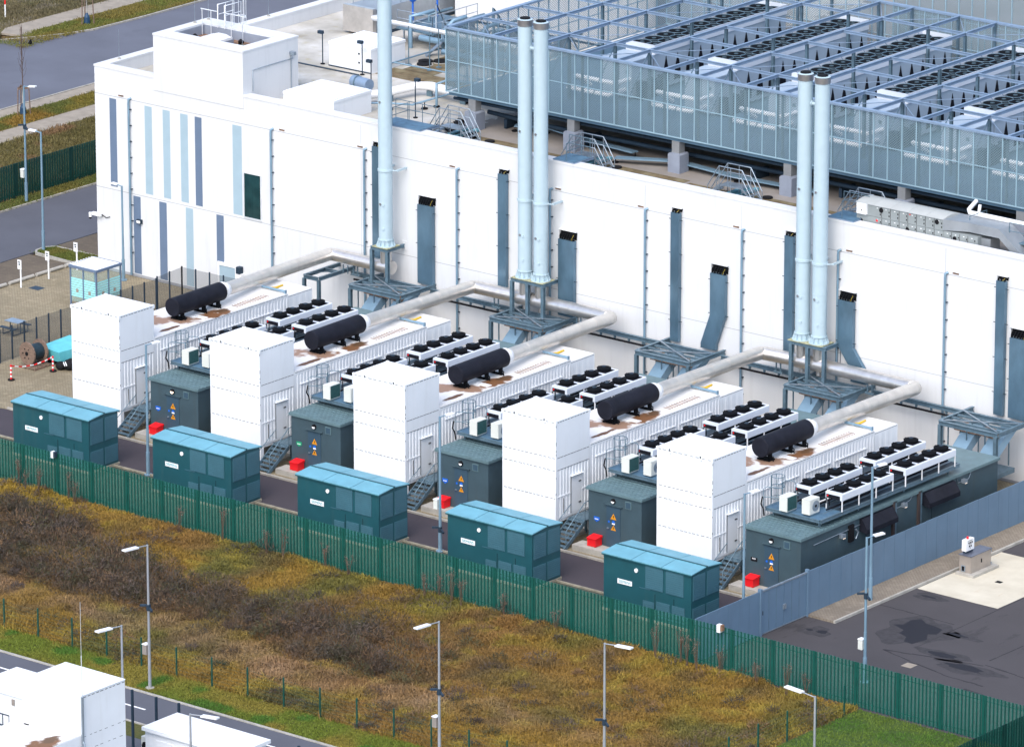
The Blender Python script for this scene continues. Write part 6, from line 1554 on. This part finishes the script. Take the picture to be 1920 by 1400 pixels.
# =================================================================== VEGETATION
def noise2(x, y, s, seed):
    """smooth value noise with numpy"""
    r = np.random.default_rng(seed); T = r.random((256, 256)); X, Y = x / s, y / s
    i, j = np.floor(X).astype(int), np.floor(Y).astype(int); fx, fy = X - i, Y - j; fx, fy = fx * fx * (3 - 2 * fx), fy * fy * (3 - 2 * fy)
    g = lambda a, b: T[a % 256, b % 256]
    return (g(i, j) * (1 - fx) + g(i + 1, j) * fx) * (1 - fy) + (g(i, j + 1) * (1 - fx) + g(i + 1, j + 1) * fx) * fy
def blades(name, x, y, h, w, col, per, spread, z0=0.0, lean=.45, droop=.35):
    """tufts of two-segment blades: one triangle strip per blade, colour per tuft in attribute Col"""
    n = len(x); N_ = n * per
    bx = np.repeat(x, per) + RNG.normal(0, 1, N_) * np.repeat(spread, per); by = np.repeat(y, per) + RNG.normal(0, 1, N_) * np.repeat(spread, per)
    hh = np.repeat(h, per) * RNG.uniform(.55, 1.25, N_); ww = np.repeat(w, per) * RNG.uniform(.6, 1.3, N_)
    a = RNG.uniform(0, 2 * np.pi, N_); l = np.abs(RNG.normal(0, lean, N_)) + .1; la = RNG.uniform(0, 2 * np.pi, N_)
    ux, uy = np.cos(a) * ww / 2, np.sin(a) * ww / 2; lx, ly = np.cos(la) * l * hh, np.sin(la) * l * hh
    V = np.zeros((N_, 5, 3), np.float32); z = np.full(N_, z0)
    V[:, 0] = np.stack([bx - ux, by - uy, z], 1); V[:, 1] = np.stack([bx + ux, by + uy, z], 1)
    V[:, 2] = np.stack([bx + lx * .4 - ux * .8, by + ly * .4 - uy * .8, z + hh * .62], 1); V[:, 3] = np.stack([bx + lx * .4 + ux * .8, by + ly * .4 + uy * .8, z + hh * .62], 1)
    V[:, 4] = np.stack([bx + lx, by + ly, z + hh * (1 - droop * np.minimum(l, 1))], 1)
    me = bpy.data.meshes.new(name); me.vertices.add(N_ * 5); me.vertices.foreach_set('co', V.reshape(-1))
    base = (np.arange(N_) * 5)[:, None]
    idx = np.concatenate([base + np.array([0, 1, 3, 2]), base + np.array([2, 3, 4])], 1).reshape(-1)
    me.loops.add(N_ * 7); me.loops.foreach_set('vertex_index', idx.astype(np.int32))
    st = np.stack([np.arange(N_) * 7, np.arange(N_) * 7 + 4], 1).reshape(-1)
    me.polygons.add(N_ * 2); me.polygons.foreach_set('loop_start', st.astype(np.int32))
    me.update(calc_edges=True)
    c = np.repeat(col, per, 0) * RNG.uniform(.85, 1.2, (N_, 1)); c = np.clip(c, 0, 1)
    ca = np.ones((N_, 5, 4), np.float32); ca[:, :, :3] = c[:, None, :]
    at = me.attributes.new('Col', 'FLOAT_COLOR', 'POINT'); at.data.foreach_set('color', ca.reshape(-1))
    me.materials.append(M['blade']); ob = bpy.data.objects.new(name, me); COL.objects.link(ob); return ob
def lerpc(a, b, t): return np.array(a)[None] * (1 - t[:, None]) + np.array(b)[None] * t[:, None]
def sstep(e0, e1, x): t = np.clip((x - e0) / (e1 - e0), 0, 1); return t * t * (3 - 2 * t)
# rough strip: olive grass near the fence, a dark thicket band, pink-tan dry grass below it
n = 62000
x = RNG.uniform(2, 61.5, n); y = RNG.uniform(-27.9, -10.55, n)
wob = (noise2(x, y, 6, 1) - .5) * 4.0 + (noise2(x, y, 2, 2) - .5) * 2.2 + (noise2(x, y, .8, 5) - .5) * 1.2
up = -13.2 - 3.4 * sstep(10, 25, x) + wob * .55; low = -21.8 + wob * .45
shrub = sstep(-.6, .7, up - y) * sstep(-.6, .7, y - low) * (1 - .9 * sstep(36, 46, x + wob)) * (1 - .55 * sstep(.6, .78, noise2(x, y, 2.6, 15)))
below = sstep(-.3, .6, low - y) * (1 - sstep(1.6, 3.2, low - y + wob * .4)) * (.15 + .75 * noise2(x, y, 1.5, 16)) * (1 - .55 * sstep(44, 54, x))
olive = lerpc((.235, .140, .017), (.125, .112, .018), sstep(.35, .75, noise2(x, y, 3.0, 3)))
m1 = .75 * sstep(.5, .75, noise2(x, y, 4, 4)) * (1 - .6 * sstep(38, 50, x)); olive = olive * (1 - m1)[:, None] + np.array((.195, .095, .027))[None] * m1[:, None]
m2 = .6 * sstep(.62, .8, noise2(x, y, .9, 17)); olive = olive * (1 - m2)[:, None] + np.array((.27, .21, .025))[None] * m2[:, None]
m3 = .6 * sstep(.62, .85, noise2(x, y, 1.7, 18)); olive = olive * (1 - m3)[:, None] + np.array((.080, .055, .022))[None] * m3[:, None]
yel = sstep(24, 6, x) * sstep(-16, -12, y); olive = olive * (1 - .6 * yel)[:, None] + np.array((.30, .20, .016))[None] * (.6 * yel)[:, None]
tan = lerpc((.30, .19, .11), (.20, .125, .045), noise2(x, y, 2, 6))
brn = lerpc((.085, .058, .027), (.175, .095, .034), noise2(x, y, 1.3, 7))
col = olive * (1 - below)[:, None] + tan * below[:, None]; col = col * (1 - shrub)[:, None] + brn * shrub[:, None]
hi = .12 + .34 * noise2(x, y, .9, 8) ** 2 + .10 * below
tag(blades('rough_meadow_grass', x, y, hi, np.full(n, .038) + .01 * below, col, 8, np.full(n, .15), lean=1.1, droop=.5), 'olive, tan and brown autumn meadow grass covering the rough strip', 'meadow grass', kind='stuff')
# thicket of twiggy brown shrubs: short twigs filling many small domes
def twigs(name, P, D, w, col):
    n = len(P); t = RNG.normal(0, 1, (n, 3)); sd = np.cross(D, t); sd /= np.linalg.norm(sd, axis=1, keepdims=True) + 1e-6
    V = np.zeros((n, 4, 3), np.float32); V[:, 0] = P - sd * w[:, None]; V[:, 1] = P + sd * w[:, None]; V[:, 2] = P + D + sd * w[:, None] * .4; V[:, 3] = P + D - sd * w[:, None] * .4
    V[:, :, 2] = np.maximum(V[:, :, 2], .0)
    me = bpy.data.meshes.new(name); me.vertices.add(n * 4); me.vertices.foreach_set('co', V.reshape(-1)); me.loops.add(n * 4); me.loops.foreach_set('vertex_index', np.arange(n * 4, dtype=np.int32))
    me.polygons.add(n); me.polygons.foreach_set('loop_start', (np.arange(n) * 4).astype(np.int32)); me.update(calc_edges=True)
    ca = np.ones((n, 4, 4), np.float32); ca[:, :, :3] = np.clip(col, 0, 1)[:, None, :]; at = me.attributes.new('Col', 'FLOAT_COLOR', 'POINT'); at.data.foreach_set('color', ca.reshape(-1))
    me.materials.append(M['blade']); ob = bpy.data.objects.new(name, me); COL.objects.link(ob); return ob
k = np.flatnonzero(shrub * (.35 + .65 * noise2(x, y, 1.9, 13)) > RNG.random(len(x)) * .9 + .12); k = k[RNG.random(len(k)) < .075]
extra = np.flatnonzero((shrub < .2) & (RNG.random(len(x)) < .003)); k = np.concatenate([k, extra]); m_ = len(k); per = 170
R_ = RNG.uniform(.35, 1.05, m_) * (.7 + .6 * noise2(x[k], y[k], 2.4, 12)); H_ = R_ * RNG.uniform(.9, 1.6, m_); H_[-len(extra):] *= .55
pal = np.array([(.060, .048, .033), (.050, .042, .030), (.080, .055, .038), (.105, .066, .036), (.058, .054, .022), (.14, .080, .036), (.086, .064, .054)])
cc = pal[RNG.integers(0, len(pal), m_)] * RNG.uniform(.6, 1.2, (m_, 1))
cx, cy, rr, hh_ = (np.repeat(v, per) for v in (x[k], y[k], R_, H_)); Nn = m_ * per
ph = RNG.uniform(0, 2 * np.pi, Nn); el = np.arcsin(RNG.uniform(0, 1, Nn)); rad = RNG.uniform(.45, 1.0, Nn) ** .6
dirs = np.stack([np.cos(ph) * np.cos(el), np.sin(ph) * np.cos(el), np.sin(el)], 1)
P_ = np.stack([cx + dirs[:, 0] * rr * rad, cy + dirs[:, 1] * rr * rad, dirs[:, 2] * hh_ * rad], 1)
D_ = dirs * .8 + RNG.normal(0, .7, (Nn, 3)) + np.array((0, 0, .25)); D_ /= np.linalg.norm(D_, axis=1, keepdims=True); D_ *= RNG.uniform(.08, .28, Nn)[:, None]
tag(twigs('brown_thicket', P_, D_, RNG.uniform(.008, .020, Nn), np.repeat(cc, per, 0) * RNG.uniform(.7, 1.4, (Nn, 1))), 'dark brown twiggy thicket along the middle of the rough strip', 'thicket', kind='stuff')
# mown strip, corner lawn and planted verge
n = 26000; x = RNG.uniform(12, 61.6, n); y = RNG.uniform(-30.5, -27.9, n)
t1 = noise2(x, y, 1.8, 21); col = lerpc((.125, .165, .014), (.215, .18, .026), sstep(.35, .75, t1)); g2 = sstep(.62, .8, noise2(x, y, 1.3, 22)); col = col * (1 - g2)[:, None] + np.array((.06, .145, .012))[None] * g2[:, None]
tag(blades('mown_verge_grass', x, y, .07 + .05 * noise2(x, y, 2, 23), np.full(n, .03), col, 5, np.full(n, .08)), 'short yellow green grass on the mown strip along the front road', 'grass', kind='stuff')
n = 16000; x = RNG.uniform(61.8, 80, n); y = RNG.uniform(-27, -10.6, n)
col = lerpc((.058, .14, .010), (.10, .16, .016), sstep(.3, .8, noise2(x, y, 1.6, 24)))
tag(blades('corner_lawn_grass', x, y, .07 + .04 * noise2(x, y, 2, 25), np.full(n, .03), col, 5, np.full(n, .1)), 'vivid green lawn grass in the bottom right corner', 'grass', kind='stuff')
# far left verges, bank and meadow
def field(name, label, x0, x1, y0, y1, n, c0, c1, c2, h, seed, z0):
    x = RNG.uniform(x0, x1, n); y = RNG.uniform(y0, y1, n); t1 = sstep(.3, .7, noise2(x, y, 2.2, seed)); c = lerpc(c0, c1, t1)
    t2 = sstep(.55, .8, noise2(x, y, 1.4, seed + 1)); c = c * (1 - t2)[:, None] + np.array(c2)[None] * t2[:, None]
    tag(blades(name, x, y, h * (.6 + .8 * noise2(x, y, 1.7, seed + 2)), np.full(n, .04), c, 5, np.full(n, .14), z0), label, 'grass', kind='stuff')
field('bank_grass', 'dry olive and brown grass on the bank behind the dark green fence', -44.1, -34.3, 28, 53, 9000, (.12, .10, .03), (.10, .085, .022), (.17, .10, .045), .22, 31, .02)
field('roadside_grass', 'yellow green grass verge between the road and the path at upper left', -48.5, -46.4, 38, 60, 3500, (.15, .125, .015), (.09, .105, .016), (.20, .12, .016), .13, 34, .06)
field('drive_grass', 'green grass verge below the dark green fence at far left', -34.1, -32.8, 28, 44, 1800, (.085, .105, .02), (.12, .11, .02), (.10, .12, .03), .12, 37, .06)
field('far_verge_grass', 'bright green verge beyond the road at the top left', -63.1, -60.4, 60, 90, 4000, (.10, .125, .018), (.13, .13, .018), (.15, .12, .02), .12, 40, .07)
field('far_meadow_grass', 'weedy olive meadow in the top left corner', -76, -65.3, 58, 92, 8000, (.085, .08, .035), (.11, .09, .045), (.15, .13, .09), .2, 43, .05)
field('island_grass', 'green grass on the small kerbed island', -24.7, -19.8, 23.3, 24.9, 1800, (.075, .11, .012), (.10, .12, .016), (.13, .12, .02), .1, 46, .08)
# tall dead weeds with fluffy seed heads along the green fence
def weed(x, y, h, label):
    t = thing('dead_weed', (x, y, 0), label, 'dead weed', 'dead weeds along the green fence')
    s = MB()
    for i in range(9):
        hd = MB()
        a = random.uniform(0, 6.28); r_ = random.uniform(.03, .32); hh = h * random.uniform(.6, 1.0); tx, ty = x + r_ * math.cos(a), y + r_ * math.sin(a) * .6
        s.tube([(x + random.uniform(-.08, .08), y, 0), (x + (tx - x) * .5, y + (ty - y) * .5, hh * .55), (tx, ty, hh)], .012, 4)
        for j in range(11):
            q = Vector((random.gauss(0, .07), random.gauss(0, .07), random.gauss(0, .08))) + Vector((tx, ty, hh)); e = .035
            hd.add([q, q + Vector((e, random.uniform(-e, e), e)), q + Vector((random.uniform(-e, e), e, -e))], [(0, 1, 2)])
        hd.build('seed_head', 'weed_head', t)
    s.build('stem', 'weed_stem', t)
M['weed_stem'] = mat('dead_stem', (.10, .065, .045), .9); M['weed_head'] = mat('seed_fluff', (.27, .185, .15), .95, var=.3, scale=6)
WX = [(6.0, 1.5), (6.7, 1.2), (7.9, 1.7), (9.6, 1.5), (10.3, 1.2), (18.0, 1.4), (20.6, 1.8), (23.9, 1.3), (25.2, 1.7), (27.7, 1.4), (29.5, 1.2), (34.8, 1.4), (35.4, 1.3), (36.4, 1.7), (37.2, 1.5), (39.6, 1.2), (43.2, 1.3), (49.7, 1.9), (50.9, 1.8), (51.5, 1.6), (52.3, 1.7), (53.4, 1.4), (55.8, 1.3), (57.8, 1.6), (58.6, 1.2)]
for i, (x, h) in enumerate(WX):
    weed(x, -10.75 - .25 * (i % 3), h, 'dry brown weed with pale fluffy heads growing against the green palisade fence')

# =================================================================== CAMERA, SKY, SUN
cam_d = bpy.data.cameras.new('camera'); cam = bpy.data.objects.new('camera', cam_d); COL.objects.link(cam); sc.camera = cam
cam_d.sensor_fit = 'HORIZONTAL'; cam_d.sensor_width = 36; cam_d.lens = 11878.792 / 1920 * 36; cam_d.clip_start = 5; cam_d.clip_end = 5000
yaw, pitch, roll = -0.6819423, 0.2964482, 0.0006255
cy, sy, cp, sp = math.cos(yaw), math.sin(yaw), math.cos(pitch), math.sin(pitch)
fw = Vector((sy * cp, cy * cp, -sp)); rt = Vector((cy, -sy, 0)); dn = fw.cross(rt)
r2 = rt * math.cos(roll) + dn * math.sin(roll); d2 = -rt * math.sin(roll) + dn * math.cos(roll)
from mathutils import Matrix
cam.matrix_world = Matrix(((r2.x, -d2.x, -fw.x, 230.9851), (r2.y, -d2.y, -fw.y, -245.7871), (r2.z, -d2.z, -fw.z, 105.4012), (0, 0, 0, 1)))
wd = bpy.data.worlds.new('World'); sc.world = wd; wd.use_nodes = True
sky = wd.node_tree.nodes.new('ShaderNodeTexSky'); sky.sky_type = 'NISHITA'; sky.sun_disc = False
SE, SA = R(50), R(162)                       # elevation; direction the sun stands in (0 = +y, clockwise)
sky.sun_elevation = SE; sky.sun_rotation = SA; sky.altitude = 100; sky.air_density = 1.0; sky.dust_density = 2.5; sky.ozone_density = 1.0
bg = wd.node_tree.nodes['Background']; bg.inputs['Strength'].default_value = .15
wd.node_tree.links.new(sky.outputs[0], bg.inputs['Color'])
sl = bpy.data.lights.new('sun', 'SUN'); sl.energy = 1.35; sl.angle = R(60); sl.color = (1, .965, .92)
so = bpy.data.objects.new('sun', sl); COL.objects.link(so)
sv = Vector((math.sin(SA) * math.cos(SE), math.cos(SA) * math.cos(SE), math.sin(SE)))
so.rotation_euler = sv.to_track_quat('Z', 'Y').to_euler()
vs = sc.view_settings; vs.view_transform = 'Standard'; vs.look = 'None'; vs.exposure = 1.03; vs.gamma = 1; vs.use_curve_mapping = False
